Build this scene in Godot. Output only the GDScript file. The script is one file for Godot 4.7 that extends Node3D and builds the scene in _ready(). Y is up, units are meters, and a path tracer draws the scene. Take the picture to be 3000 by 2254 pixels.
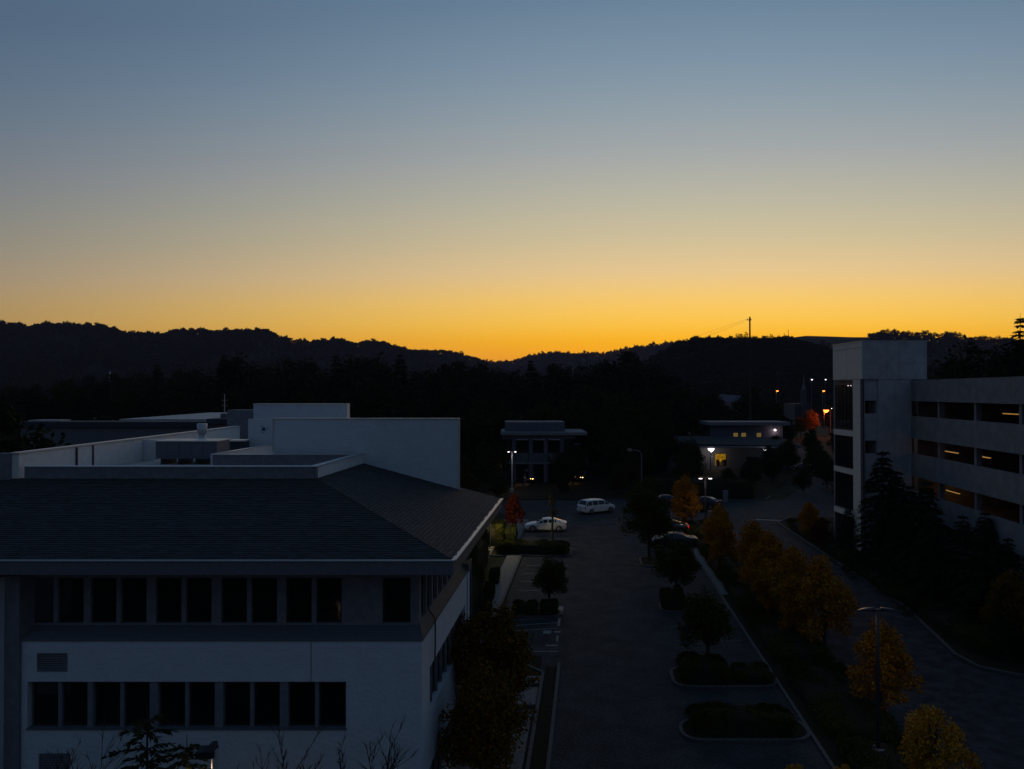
extends Node3D

const EYE := 15.4
# tree belt across the valley: x, depth, height, kind (b broad, c conifer)
const BELT := [[-152.4, 330, 25.2, "c"], [-146.1, 340, 23.6, "b"], [-121.6, 300, 22.6, "b"], [-97.6, 260, 26.0, "c"], [-94.3, 270, 26.0, "b"], [-71.5, 260, 25.2, "b"], [-57.2, 250, 25.4, "c"], [-63.1, 300, 27.1, "b"], [-49.9, 280, 26.6, "b"], [-37.9, 260, 26.0, "c"], [-22.0, 240, 22.3, "b"], [-17.2, 270, 24.3, "b"], [-8.1, 260, 23.4, "b"], [6.5, 260, 24.2, "c"], [11.3, 240, 22.3, "b"], [18.2, 250, 22.6, "b"], [27.8, 260, 22.7, "c"], [36.3, 250, 26.6, "b"], [39.5, 240, 22.9, "b"], [45.9, 230, 19.9, "b"], [-94.7, 300, 23.8, "b"], [-34.7, 300, 22.9, "b"], [0.0, 300, 22.5, "b"], [38.7, 300, 25.1, "b"], [-185.6, 360, 22.3, "b"], [-196.8, 360, 21.2, "b"], [-185.8, 380, 23.5, "b"], [-144.8, 207, 17.9, "b"], [-137.2, 204, 16.5, "b"], [-126.7, 202, 17.3, "b"], [-124.4, 213, 18.2, "b"], [-119.0, 213, 17.3, "c"], [-108.8, 218, 17.2, "b"], [-97.5, 209, 17.7, "b"], [-90.4, 218, 15.4, "b"], [-82.1, 218, 15.6, "c"], [-72.1, 208, 17.3, "b"], [-60.3, 199, 17.9, "c"], [-56.6, 214, 16.3, "b"], [-45.7, 202, 16.9, "c"], [-40.2, 212, 16.9, "c"], [-34.8, 179, 18.8, "b"], [-29.5, 180, 15.8, "b"], [-24.9, 179, 17.8, "b"], [-12.8, 184, 19.3, "b"], [-7.0, 192, 15.5, "b"], [-0.6, 181, 17.5, "c"], [7.4, 186, 17.0, "c"], [17.0, 184, 17.8, "b"], [21.4, 180, 15.6, "b"], [27.6, 181, 16.5, "b"], [36.7, 178, 17.9, "b"], [-12.3, 157, 12.2, "b"], [-4.4, 156, 14.6, "b"], [5.6, 146, 13.8, "b"], [11.5, 156, 12.9, "b"], [16.1, 159, 12.3, "b"], [28.4, 164, 13.1, "b"], [33.3, 168, 13.8, "b"], [51.7, 243, 16.1, "c"], [57.7, 247, 16.5, "b"], [65.6, 248, 15.5, "b"], [77.0, 249, 17.2, "b"], [83.9, 248, 14.1, "c"], [49.7, 194, 9.7, "b"], [51.8, 180, 10.6, "b"], [64.3, 189, 12.8, "b"], [68.7, 176, 7.0, "b"], [76.3, 180, 6.8, "b"], [-230.0, 327, 19.6, "b"], [-212.2, 327, 18.7, "b"], [-204.1, 330, 18.7, "b"], [-192.3, 333, 20.0, "b"], [-169.6, 320, 19.7, "c"], [-159.5, 321, 20.6, "b"]]
var rng := RandomNumberGenerator.new()
var M := {}
var used := {}

func _ready() -> void:
	rng.seed = 7
	set_camera()
	set_sky()
	set_sun()
	make_materials()
	build_hills()
	build_ground()
	build_office()
	build_garage()
	build_far_buildings()
	build_lamps()
	build_vehicles()
	build_planting()
	build_far_trees()
	build_small_things()

# ---------------------------------------------------------------- camera, sky, sun
func set_camera() -> void:
	var c := Camera3D.new()
	c.name = "camera"
	c.fov = 53.2
	c.near = 0.1
	c.far = 9000.0
	c.position = Vector3(0, EYE, 0)
	c.rotation_degrees = Vector3(0.53, 0, 0)
	add_child(c)
	c.current = true

func lin(r: float, g: float, b: float) -> Color:
	return Color(r, g, b).linear_to_srgb()

func ramp(stops: Array, e: float) -> Vector3:
	for i in range(1, stops.size()):
		if e <= stops[i][0]:
			var t: float = (e - stops[i - 1][0]) / (stops[i][0] - stops[i - 1][0])
			return (stops[i - 1][1] as Vector3).lerp(stops[i][1], t)
	return stops[-1][1]

func srgb(r: int, g: int, b: int) -> Vector3:
	var c := Color8(r, g, b).srgb_to_linear()
	return Vector3(c.r, c.g, c.b)

func set_sky() -> void:
	# Clear dusk sky: bright and yellow over the place where the sun went down, dim blue on the far side.
	var glow := [[0.0, srgb(253, 154, 0) * 1.16], [2.3, srgb(254, 164, 0) * 1.15], [3.8, srgb(255, 181, 8) * 1.14], [5.2, srgb(255, 198, 72) * 1.1], [6.6, srgb(253, 204, 104) * 1.06], [8.8, srgb(238, 205, 148)], [11.3, srgb(212, 196, 158)], [14.0, srgb(190, 186, 166)],
		[17.0, srgb(168, 172, 171)], [20.0, srgb(147, 161, 170)], [23.0, srgb(128, 149, 167)], [27.0, srgb(107, 132, 155)], [34.0, srgb(91, 119, 144)], [45.0, srgb(78, 104, 136)], [60.0, srgb(66, 92, 124)], [91.0, srgb(56, 80, 110)]]
	var away := [[0.0, srgb(66, 78, 93)], [8.0, srgb(70, 82, 100)], [20.0, srgb(64, 82, 106)], [45.0, srgb(60, 83, 111)], [91.0, srgb(56, 80, 110)]]
	var w := 768
	var h := 384
	var im := Image.create(w, h, false, Image.FORMAT_RGBF)
	var sunset := deg_to_rad(17.0)
	for y in h:
		var e := 90.0 - (y + 0.5) / h * 180.0
		var b := ramp(away, maxf(e, 0.0))
		for x in w:
			var az := (x + 0.5) / w * TAU
			var k := pow(0.5 + 0.5 * cos(az - sunset), 4.4)
			# the twilight arch is highest over the sunset and sinks to both sides
			var a := ramp(glow, minf(maxf(e, 0.0) * (1.0 + 1.1 * (1.0 - cos(az - 0.09))), 90.0))
			var c := b.lerp(a, k)
			if e < 0.0:
				c *= 0.35
			im.set_pixel(x, y, Color(c.x, c.y, c.z))
	var ps := PanoramaSkyMaterial.new()
	ps.panorama = ImageTexture.create_from_image(im)
	var sky := Sky.new()
	sky.sky_material = ps
	var env := Environment.new()
	env.background_mode = Environment.BG_SKY
	env.sky = sky
	env.background_energy_multiplier = 1.0
	env.tonemap_mode = Environment.TONE_MAPPER_LINEAR
	env.tonemap_exposure = 1.0
	env.fog_enabled = true
	env.fog_density = 0.000056
	env.fog_light_color = Color(0.9, 0.86, 1.0)
	env.sdfgi_enabled = true
	env.ssao_enabled = true
	env.ssil_enabled = true
	var we := WorldEnvironment.new()
	we.name = "environment"
	we.environment = env
	add_child(we)

func set_sun() -> void:
	# The sun has just gone: what is left is a weak wide glow low over the hills.
	var s := DirectionalLight3D.new()
	s.name = "sun"
	s.light_color = Color(1.0, 0.72, 0.42)
	s.light_energy = 0.04
	s.light_angular_distance = 20.0
	s.shadow_enabled = true
	add_child(s)
	var az := deg_to_rad(10.0)
	s.look_at_from_position(Vector3(sin(az), 0.15, -cos(az)) * 100.0, Vector3.ZERO)

# ---------------------------------------------------------------- helpers
func numbered(n: String) -> String:
	if not used.has(n):
		used[n] = 0
		return n
	used[n] += 1
	return "%s_%03d" % [n, used[n]]

func tag(o: Node, label: String, category: String = "", group: String = "", kind: String = "") -> Node:
	if label != "": o.set_meta("label", label)
	if category != "": o.set_meta("category", category)
	if group != "": o.set_meta("group", group)
	if kind != "": o.set_meta("kind", kind)
	return o

func thing(called: String, label: String, category: String, at: Vector3, turn: float = 0.0, group: String = "") -> Node3D:
	var o := Node3D.new()
	o.name = numbered(called)
	add_child(o)
	o.position = at
	o.rotation.y = turn
	tag(o, label, category, group)
	return o

func struct(called: String, mi: MeshInstance3D) -> MeshInstance3D:
	mi.name = numbered(called)
	mi.set_meta("kind", "structure")
	return mi

func copy(o: Node3D, label: String, at: Vector3, turn: float, scale_by: float = 1.0, group: String = "") -> Node3D:
	var c: Node3D = o.duplicate()
	c.name = numbered(str(o.get_meta("base")))
	add_child(c)
	c.position = at
	c.rotation.y = turn
	c.scale = Vector3.ONE * scale_by
	tag(c, label, "", group)
	return c

func new_st() -> SurfaceTool:
	var st := SurfaceTool.new()
	st.begin(Mesh.PRIMITIVE_TRIANGLES)
	st.set_smooth_group(-1)
	return st

func done(st: SurfaceTool, called: String, m: Material, parent: Node = null) -> MeshInstance3D:
	st.generate_normals()
	return mesh_node(st.commit(), called, m, parent)

func mesh_node(me: Mesh, called: String, m: Material, parent: Node = null) -> MeshInstance3D:
	var o := MeshInstance3D.new()
	o.mesh = me
	o.material_override = m
	o.name = called
	o.cast_shadow = GeometryInstance3D.SHADOW_CASTING_SETTING_ON
	(self if parent == null else parent).add_child(o, true)
	return o

func tri(st: SurfaceTool, a: Vector3, b: Vector3, c: Vector3) -> void:
	st.add_vertex(a); st.add_vertex(b); st.add_vertex(c)

func quad(st: SurfaceTool, a: Vector3, b: Vector3, c: Vector3, d: Vector3) -> void:
	tri(st, a, b, c); tri(st, a, c, d)

# eight corners: bottom ring p0..p3, top ring p4..p7
func hexa(st: SurfaceTool, p: Array) -> void:
	var ctr := Vector3.ZERO
	for v in p: ctr += v
	ctr /= 8.0
	for f in [[0, 1, 2, 3], [4, 5, 6, 7], [0, 1, 5, 4], [1, 2, 6, 5], [2, 3, 7, 6], [3, 0, 4, 7]]:
		var n: Vector3 = (p[f[1]] - p[f[0]]).cross(p[f[2]] - p[f[0]])
		var mid: Vector3 = (p[f[0]] + p[f[2]]) * 0.5
		if n.dot(mid - ctr) > 0:
			quad(st, p[f[0]], p[f[3]], p[f[2]], p[f[1]])
		else:
			quad(st, p[f[0]], p[f[1]], p[f[2]], p[f[3]])

func box(st: SurfaceTool, lo: Vector3, hi: Vector3) -> void:
	hexa(st, [Vector3(lo.x, lo.y, lo.z), Vector3(hi.x, lo.y, lo.z), Vector3(hi.x, lo.y, hi.z), Vector3(lo.x, lo.y, hi.z), Vector3(lo.x, hi.y, lo.z), Vector3(hi.x, hi.y, lo.z), Vector3(hi.x, hi.y, hi.z), Vector3(lo.x, hi.y, hi.z)])

func box_node(lo: Vector3, hi: Vector3, called: String, m: Material, parent: Node = null) -> MeshInstance3D:
	var st := new_st()
	box(st, lo, hi)
	return done(st, called, m, parent)

# upright prism over the ground outline (x, depth), from y0 to y1
func prism(st: SurfaceTool, ring: Array, y0: float, y1: float) -> void:
	var pv := PackedVector2Array(ring)
	var ix := Geometry2D.triangulate_polygon(pv)
	if Geometry2D.is_polygon_clockwise(pv):
		ring = ring.duplicate(); ring.reverse()
		pv = PackedVector2Array(ring)
		ix = Geometry2D.triangulate_polygon(pv)
	for k in range(0, ix.size(), 3):
		var a: Vector2 = pv[ix[k]]; var b: Vector2 = pv[ix[k + 1]]; var c: Vector2 = pv[ix[k + 2]]
		if (b - a).cross(c - a) < 0:
			var s := b; b = c; c = s
		tri(st, Vector3(a.x, y1, -a.y), Vector3(c.x, y1, -c.y), Vector3(b.x, y1, -b.y))
	if y1 - y0 > 0.0005:
		for k in pv.size():
			var a := pv[k]; var b := pv[(k + 1) % pv.size()]
			quad(st, Vector3(a.x, y0, -a.y), Vector3(a.x, y1, -a.y), Vector3(b.x, y1, -b.y), Vector3(b.x, y0, -b.y))

# a wall slab with rectangular openings: o + u*U + v*V, thickness t along -N (N points outwards); holes are [u0, v0, u1, v1]
func wall(st: SurfaceTool, o: Vector3, U: Vector3, V: Vector3, N: Vector3, w: float, h: float, t: float, holes: Array = []) -> void:
	var us := [0.0, w]
	var vs := [0.0, h]
	for q in holes:
		for k in [q[0], q[2]]:
			if not us.has(k): us.append(k)
		for k in [q[1], q[3]]:
			if not vs.has(k): vs.append(k)
	us.sort(); vs.sort()
	var at := func(u: float, v: float, d: float) -> Vector3: return o + U * u + V * v - N * d
	for i in us.size() - 1:
		for j in vs.size() - 1:
			var cu: float = (us[i] + us[i + 1]) * 0.5
			var cv: float = (vs[j] + vs[j + 1]) * 0.5
			var open := false
			for q in holes:
				if cu > q[0] and cu < q[2] and cv > q[1] and cv < q[3]: open = true
			if open: continue
			for d in [0.0, t]:
				var p: Array = [at.call(us[i], vs[j], d), at.call(us[i], vs[j + 1], d), at.call(us[i + 1], vs[j + 1], d), at.call(us[i + 1], vs[j], d)]
				if (d > 0) != (U.cross(V).dot(N) < 0): p.reverse()
				quad(st, p[0], p[1], p[2], p[3])
	var rects := holes.duplicate()
	rects.append([0.0, 0.0, w, h])
	for q in rects:
		var c := [[q[0], q[1]], [q[2], q[1]], [q[2], q[3]], [q[0], q[3]]]
		for k in 4:
			var a: Array = c[k]; var b: Array = c[(k + 1) % 4]
			quad(st, at.call(a[0], a[1], 0.0), at.call(b[0], b[1], 0.0), at.call(b[0], b[1], t), at.call(a[0], a[1], t))

func tube(st: SurfaceTool, pts: Array, radii: Array, sides: int = 8, smooth: bool = true) -> void:
	if smooth: st.set_smooth_group(0)
	var rings := []
	for i in pts.size():
		var d: Vector3 = (pts[mini(i + 1, pts.size() - 1)] - pts[maxi(i - 1, 0)]).normalized()
		var s := d.cross(Vector3.UP if absf(d.y) < 0.95 else Vector3.RIGHT).normalized()
		var n := s.cross(d)
		var ring := []
		for k in sides:
			var an := TAU * k / sides
			ring.append(pts[i] + (s * cos(an) + n * sin(an)) * radii[i])
		rings.append(ring)
	for i in pts.size() - 1:
		for k in sides:
			var k2 := (k + 1) % sides
			quad(st, rings[i][k], rings[i][k2], rings[i + 1][k2], rings[i + 1][k])
	st.set_smooth_group(-1)
	for e in [0, pts.size() - 1]:
		for k in range(1, sides - 1):
			tri(st, rings[e][0], rings[e][k], rings[e][k + 1])

# profile of (radius, height) turned about the y axis at c
func lathe(st: SurfaceTool, c: Vector3, prof: Array, sides: int = 12) -> void:
	st.set_smooth_group(0)
	for i in prof.size() - 1:
		for k in sides:
			var a := TAU * k / sides
			var b := TAU * (k + 1) / sides
			var p0: Vector2 = prof[i]; var p1: Vector2 = prof[i + 1]
			quad(st, c + Vector3(cos(a) * p0.x, p0.y, sin(a) * p0.x), c + Vector3(cos(b) * p0.x, p0.y, sin(b) * p0.x), c + Vector3(cos(b) * p1.x, p1.y, sin(b) * p1.x), c + Vector3(cos(a) * p1.x, p1.y, sin(a) * p1.x))
	st.set_smooth_group(-1)

func at(x: float, h: float, d: float) -> Vector3:
	return Vector3(x, h, -d)

# ---------------------------------------------------------------- materials
func noise_texture(freq: float, octaves: int, lo: Color, hi: Color, seed_: int, contrast: float = 1.0, size: int = 512) -> ImageTexture:
	var n := FastNoiseLite.new()
	n.seed = seed_
	n.frequency = freq
	n.fractal_octaves = octaves
	n.fractal_gain = 0.6
	var src := n.get_seamless_image(size, size)
	var im := Image.create(size, size, true, Image.FORMAT_RGB8)
	for y in size:
		for x in size:
			var v := clampf((src.get_pixel(x, y).r - 0.5) * contrast + 0.5, 0.0, 1.0)
			im.set_pixel(x, y, lo.lerp(hi, v))
	im.generate_mipmaps()
	return ImageTexture.create_from_image(im)

func noise_normal(freq: float, strength: float, seed_: int) -> ImageTexture:
	var n := FastNoiseLite.new()
	n.seed = seed_
	n.frequency = freq
	n.fractal_octaves = 4
	var im := n.get_seamless_image(512, 512)
	im.convert(Image.FORMAT_RGBA8)
	im.bump_map_to_normal_map(strength)
	return ImageTexture.create_from_image(im)

func flat(c: Color, rough: float = 0.8, metal: float = 0.0) -> StandardMaterial3D:
	var m := StandardMaterial3D.new()
	m.albedo_color = c
	m.roughness = rough
	m.metallic = metal
	return m

func textured(tex: Texture2D, scale_: float, rough: float = 0.85, nrm: Texture2D = null, nstr: float = 0.6) -> StandardMaterial3D:
	var m := flat(Color.WHITE, rough)
	m.albedo_texture = tex
	m.uv1_triplanar = true
	m.uv1_world_triplanar = true
	m.uv1_scale = Vector3.ONE * scale_
	if nrm:
		m.normal_enabled = true
		m.normal_texture = nrm
		m.normal_scale = nstr
	return m

func leafy(rough: float = 0.65, back: float = 0.25) -> StandardMaterial3D:
	var m := flat(Color.WHITE, rough)
	m.vertex_color_use_as_albedo = true
	m.metallic_specular = 0.12
	m.backlight_enabled = true
	m.backlight = Color(back, back, back)
	m.cull_mode = BaseMaterial3D.CULL_DISABLED
	return m

func glow(c: Color, e: float) -> StandardMaterial3D:
	var m := flat(c, 0.4)
	m.emission_enabled = true
	m.emission = c
	m.emission_energy_multiplier = e
	return m

func make_materials() -> void:
	var rough_n := noise_normal(0.09, 5.0, 3)
	M.stucco = textured(noise_texture(0.02, 5, lin(0.50, 0.53, 0.55), lin(0.57, 0.60, 0.62), 11, 1.1), 0.11, 0.9, rough_n, 0.2)
	M.parapet_lit = textured(noise_texture(0.02, 5, lin(0.60, 0.585, 0.57), lin(0.72, 0.70, 0.68), 34, 1.3), 0.2, 0.85, rough_n, 0.2)  # lighter, warmer stucco: sunset glow on the side-facing parapets put into the colour
	M.tower_lit = textured(noise_texture(0.02, 5, lin(0.56, 0.52, 0.46), lin(0.68, 0.63, 0.56), 35, 1.3), 0.2, 0.8, rough_n, 0.2)  # lighter warm tone paints evening glow onto the tower's left side
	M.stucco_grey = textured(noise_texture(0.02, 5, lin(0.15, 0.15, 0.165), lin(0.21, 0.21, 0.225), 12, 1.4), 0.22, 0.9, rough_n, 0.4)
	M.trim = textured(noise_texture(0.03, 4, lin(0.10, 0.105, 0.12), lin(0.14, 0.145, 0.16), 13, 1.2), 0.3, 0.6)
	M.ledge = textured(noise_texture(0.05, 5, lin(0.09, 0.075, 0.065), lin(0.20, 0.165, 0.14), 14, 1.6), 0.4, 0.9, rough_n, 0.6)
	M.membrane = textured(noise_texture(0.015, 5, lin(0.32, 0.31, 0.30), lin(0.50, 0.48, 0.46), 15, 1.6), 0.08, 0.75)
	M.metal_pale = flat(lin(0.45, 0.45, 0.46), 0.4, 0.3)
	M.metal_dark = flat(lin(0.035, 0.035, 0.04), 0.35, 0.5)
	M.metal_mid = flat(lin(0.12, 0.13, 0.15), 0.5, 0.2)
	M.black = flat(lin(0.012, 0.012, 0.013), 0.6)
	M.shingle = textured(noise_texture(0.2, 4, lin(0.026, 0.025, 0.028), lin(0.078, 0.074, 0.078), 16, 1.8), 0.6, 0.92, rough_n, 0.8)
	M.shingle.vertex_color_use_as_albedo = true
	M.shingle_plain = flat(lin(0.02, 0.02, 0.023), 1.0)
	M.asphalt = textured(noise_texture(0.012, 6, lin(0.042, 0.042, 0.045), lin(0.075, 0.074, 0.077), 17, 1.4, 1024), 0.035, 0.9, noise_normal(0.3, 6.0, 4), 0.15)
	M.asphalt.detail_enabled = true
	M.asphalt.detail_blend_mode = BaseMaterial3D.BLEND_MODE_MUL
	M.asphalt.detail_albedo = noise_texture(0.35, 3, Color(0.72, 0.72, 0.74), Color(1, 1, 1), 18, 2.0)
	M.asphalt.detail_uv_layer = BaseMaterial3D.DETAIL_UV_1
	M.asphalt_road = textured(noise_texture(0.015, 6, lin(0.028, 0.028, 0.032), lin(0.058, 0.058, 0.064), 19, 1.8, 1024), 0.05, 0.95, rough_n, 0.12)
	M.concrete = textured(noise_texture(0.03, 5, lin(0.10, 0.10, 0.10), lin(0.19, 0.185, 0.18), 20, 1.6), 0.25, 0.9, rough_n, 0.4)
	M.kerb = textured(noise_texture(0.03, 5, lin(0.05, 0.05, 0.05), lin(0.11, 0.108, 0.105), 36, 1.6), 0.3, 0.9, rough_n, 0.3)
	M.garage = textured(noise_texture(0.015, 6, lin(0.17, 0.167, 0.178), lin(0.235, 0.23, 0.24), 21, 1.6), 0.09, 0.9, rough_n, 0.2)
	M.tower = textured(noise_texture(0.015, 6, lin(0.33, 0.328, 0.335), lin(0.43, 0.422, 0.42), 22, 1.6), 0.09, 0.9, rough_n, 0.2)
	M.paint = textured(noise_texture(0.06, 5, lin(0.08, 0.08, 0.08), lin(0.42, 0.42, 0.42), 23, 1.7), 0.6, 0.8)
	M.worn_paint = textured(noise_texture(0.06, 5, lin(0.045, 0.045, 0.047), lin(0.13, 0.13, 0.13), 33, 1.8), 0.6, 0.85)
	M.soil = textured(noise_texture(0.05, 5, lin(0.012, 0.013, 0.008), lin(0.045, 0.036, 0.022), 24, 1.8), 0.3, 1.0, rough_n, 1.0)
	M.land = textured(noise_texture(0.02, 6, lin(0.010, 0.014, 0.008), lin(0.034, 0.036, 0.02), 25, 1.8), 0.02, 1.0)
	M.hill = textured(noise_texture(0.02, 6, lin(0.013, 0.016, 0.010), lin(0.023, 0.025, 0.015), 26, 1.8), 0.004, 1.0)
	M.bark = textured(noise_texture(0.08, 4, lin(0.03, 0.024, 0.018), lin(0.085, 0.07, 0.055), 27, 1.6), 1.2, 0.95, rough_n, 1.0)
	for k in ["soil", "land", "hill", "asphalt", "asphalt_road", "bark"]: M[k].metallic_specular = 0.2
	M.leaf = leafy(0.9, 0.25)
	M.leaf_far = leafy(0.9, 0.15)
	M.glass = flat(lin(0.01, 0.011, 0.013), 0.04)
	M.glass.transparency = BaseMaterial3D.TRANSPARENCY_ALPHA
	M.glass.albedo_color.a = 0.4
	M.car_glass = flat(lin(0.008, 0.009, 0.011), 0.05)
	M.interior = flat(lin(0.05, 0.047, 0.045), 0.9)
	M.white_paint = flat(lin(0.66, 0.66, 0.64), 0.35)
	M.white_paint.clearcoat_enabled = true
	M.white_paint.clearcoat = 0.6
	M.dark_paint = flat(lin(0.010, 0.011, 0.014), 0.45)
	M.dark_paint.clearcoat_enabled = true
	M.dark_paint.clearcoat = 0.25
	M.blue_paint = flat(lin(0.012, 0.015, 0.03), 0.6)
	M.tyre = flat(lin(0.012, 0.012, 0.012), 0.9)
	M.rim = flat(lin(0.3, 0.3, 0.31), 0.35, 0.7)
	M.lamp_white = glow(Color(1.0, 0.93, 0.95), 3.0)
	M.lamp_warm = glow(Color(1.0, 0.88, 0.66), 4.0)
	M.headlight = glow(Color(1.0, 0.8, 0.5), 16.0)
	M.lamp_orange = glow(Color(1.0, 0.55, 0.22), 4.0)
	M.deck_tube = glow(Color(1.0, 0.75, 0.38), 0.3)
	M.lamp_red = glow(Color(1.0, 0.08, 0.07), 0.5)
	M.red_lens = flat(lin(0.25, 0.012, 0.012), 0.25)
	M.window_warm = glow(Color(1.0, 0.84, 0.5), 0.42)
	M.window_yellow = glow(Color(1.0, 0.74, 0.12), 0.75)
	M.blue_sign = flat(lin(0.012, 0.045, 0.19), 0.5)
	M.wood_pole = textured(noise_texture(0.06, 4, lin(0.03, 0.025, 0.02), lin(0.07, 0.055, 0.045), 28, 1.5), 0.5, 0.95)
	M.slate = textured(noise_texture(0.03, 5, lin(0.032, 0.036, 0.047), lin(0.06, 0.066, 0.08), 29, 1.5), 0.2, 0.85)
	M.render_blue = textured(noise_texture(0.03, 5, lin(0.075, 0.085, 0.11), lin(0.125, 0.135, 0.165), 30, 1.5), 0.15, 0.9)

# ---------------------------------------------------------------- hills and ground
func hill(called: String, ridge: Array, span: float, seed_: int, trees: int, tree_size: float, woods_label: String, bare_to: float = -1e9) -> void:
	var n := FastNoiseLite.new()
	n.seed = seed_
	n.frequency = 0.006
	n.fractal_octaves = 4
	var cols := []
	for i in ridge.size() - 1:
		var a: Vector3 = ridge[i]; var b: Vector3 = ridge[i + 1]
		var k := maxi(1, int(absf(b.x - a.x) / 22.0))
		for j in k: cols.append(a.lerp(b, float(j) / k))
	cols.append(ridge[-1])
	var rows := 20
	var ts := []
	for r in rows: ts.append(float(r) / 15.0)
	var grid := []
	for c in cols:
		var line := []
		for t in ts:
			var p: Vector3 = c
			var y: float = p.y * pow(t, 1.25) if t <= 1.0 else p.y * (1.0 - (t - 1.0) * 1.2)
			var z: float = p.z + span * (1.0 - t)
			y += n.get_noise_2d(p.x, z) * 22.0 * clampf(t * (1.0 - t) * 4.0, 0.0, 1.0) - (2.0 if t == 0.0 else 0.0)
			line.append(Vector3(p.x, y, z))
		grid.append(line)
	var st := new_st()
	st.set_smooth_group(0)
	for i in cols.size() - 1:
		for r in rows - 1:
			quad(st, grid[i][r], grid[i][r + 1], grid[i + 1][r + 1], grid[i + 1][r])
	struct(called, done(st, called, M.hill))
	if trees == 0: return
	var mm := MultiMesh.new()
	mm.transform_format = MultiMesh.TRANSFORM_3D
	mm.mesh = clump_mesh(seed_)
	mm.instance_count = trees
	var r2 := RandomNumberGenerator.new()
	r2.seed = seed_ * 31 + 5
	for k in trees:
		var fi := r2.randf() * (cols.size() - 1.001)
		var on_ridge := k % 4 == 0
		var ft := 15.0 - r2.randf() * 0.6 if on_ridge else r2.randf() * 15.0
		var i := int(fi); var r := mini(int(ft), rows - 2)
		if (cols[i] as Vector3).x < bare_to:
			ft = minf(ft, 10.0 * r2.randf() + 2.0)
			r = int(ft)
		var p: Vector3 = (grid[i][r] as Vector3).lerp(grid[i + 1][r], fi - i).lerp((grid[i][r + 1] as Vector3).lerp(grid[i + 1][r + 1], fi - i), ft - r)
		var s := tree_size * r2.randf_range(0.45, 1.0) * (0.75 if on_ridge else 1.0)
		var bs := Basis(Vector3.UP, r2.randf() * TAU).scaled(Vector3(s, s * r2.randf_range(0.8, 1.5), s))
		mm.set_instance_transform(k, Transform3D(bs, p + Vector3(0, s * 0.25, 0)))
	var mi := MultiMeshInstance3D.new()
	mi.multimesh = mm
	mi.material_override = M.leaf_far
	mi.name = numbered("hillside_woods")
	add_child(mi)
	tag(mi, woods_label, "woods", "", "stuff")

func clump_mesh(seed_: int) -> ArrayMesh:
	var r := RandomNumberGenerator.new()
	r.seed = seed_
	var L := Leaves.new(r)
	for k in 5:
		var c := Vector3(r.randf_range(-0.3, 0.3), r.randf_range(0.1, 0.75), r.randf_range(-0.3, 0.3))
		L.cloud(c, Vector3(0.28, 0.24, 0.28), 26, 0.24, [Color(0.020, 0.026, 0.014), Color(0.032, 0.036, 0.018), Color(0.026, 0.027, 0.014)])
	return L.mesh()

func build_hills() -> void:
	hill("hills_west", [Vector3(-322, 52, -2900), Vector3(-193, 103, -2900), Vector3(-120, 118, -2900), Vector3(-62, 115, -2900), Vector3(-9, 115, -2900), Vector3(31, 128, -2900), Vector3(66, 139, -2900), Vector3(102, 148, -2900), Vector3(200, 151, -2900), Vector3(258, 148, -2900), Vector3(345, 151, -2900), Vector3(386, 156, -2850), Vector3(447, 166, -2800), Vector3(503, 173, -2800), Vector3(549, 178, -2750), Vector3(600, 183, -2700), Vector3(720, 193, -2700), Vector3(900, 181, -2700), Vector3(1080, 157, -2700)],
		1200.0, 5, 5000, 17.0, "far dark wooded hillside closing the valley below the sunset")
	hill("hills_north", [Vector3(491, 97, -1700), Vector3(552, 120, -1700), Vector3(610, 134, -1700), Vector3(651, 139, -1700), Vector3(691, 138, -1700), Vector3(756, 136, -1700), Vector3(786, 136, -1700), Vector3(831, 135, -1700), Vector3(907, 129, -1700), Vector3(982, 125, -1700), Vector3(1058, 123, -1700), Vector3(1133, 121, -1700), Vector3(1284, 120, -1700), Vector3(1587, 127, -1700), Vector3(2040, 120, -1700)],
		700.0, 6, 6000, 12.0, "dark woods on the slope of the bare topped right hill", 770.0)
	hill("hills_south", [Vector3(-1600, 141, -1500), Vector3(-1333, 147, -1500), Vector3(-1133, 144, -1500), Vector3(-1033, 146, -1550), Vector3(-1005, 147, -1570), Vector3(-994, 139, -1580), Vector3(-974, 148, -1600), Vector3(-924, 148, -1600), Vector3(-886, 149, -1620), Vector3(-858, 146, -1650), Vector3(-829, 133, -1650), Vector3(-756, 135, -1700), Vector3(-740, 144, -1700), Vector3(-688, 144, -1720), Vector3(-638, 144, -1750), Vector3(-568, 148, -1750), Vector3(-554, 145, -1780), Vector3(-512, 129, -1800), Vector3(-469, 130, -1850), Vector3(-422, 137, -1900), Vector3(-392, 125, -1900), Vector3(-355, 135, -1950), Vector3(-328, 132, -1950), Vector3(-316, 127, -2000), Vector3(-264, 113, -2000), Vector3(-209, 116, -2050), Vector3(-172, 118, -2100), Vector3(-129, 107, -2100), Vector3(-89, 96, -2150), Vector3(-46, 76, -2150), Vector3(19, 52, -2150), Vector3(115, 23, -2150)],
		800.0, 8, 15000, 15.0, "dark wooded hillside rising on the left behind the office roofs")
	hill("hill_near", [Vector3(60, 15, -900), Vector3(100, 25, -900), Vector3(128, 37, -900), Vector3(148, 43, -900), Vector3(171, 55, -900), Vector3(192, 68, -900), Vector3(209, 71, -900), Vector3(220, 73, -900), Vector3(248, 73, -900), Vector3(279, 73, -900), Vector3(304, 73, -900), Vector3(320, 74, -900), Vector3(336, 71, -900), Vector3(360, 62, -900), Vector3(400, 50, -900), Vector3(448, 39, -900), Vector3(520, 19, -900)],
		400.0, 9, 9000, 8.5, "dark scrubby woods on the nearer hill under the tall power pole")

func lane(q: float, d: float) -> Vector2:
	return Vector2(q + 0.1 * (d - 31.3), d)

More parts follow.
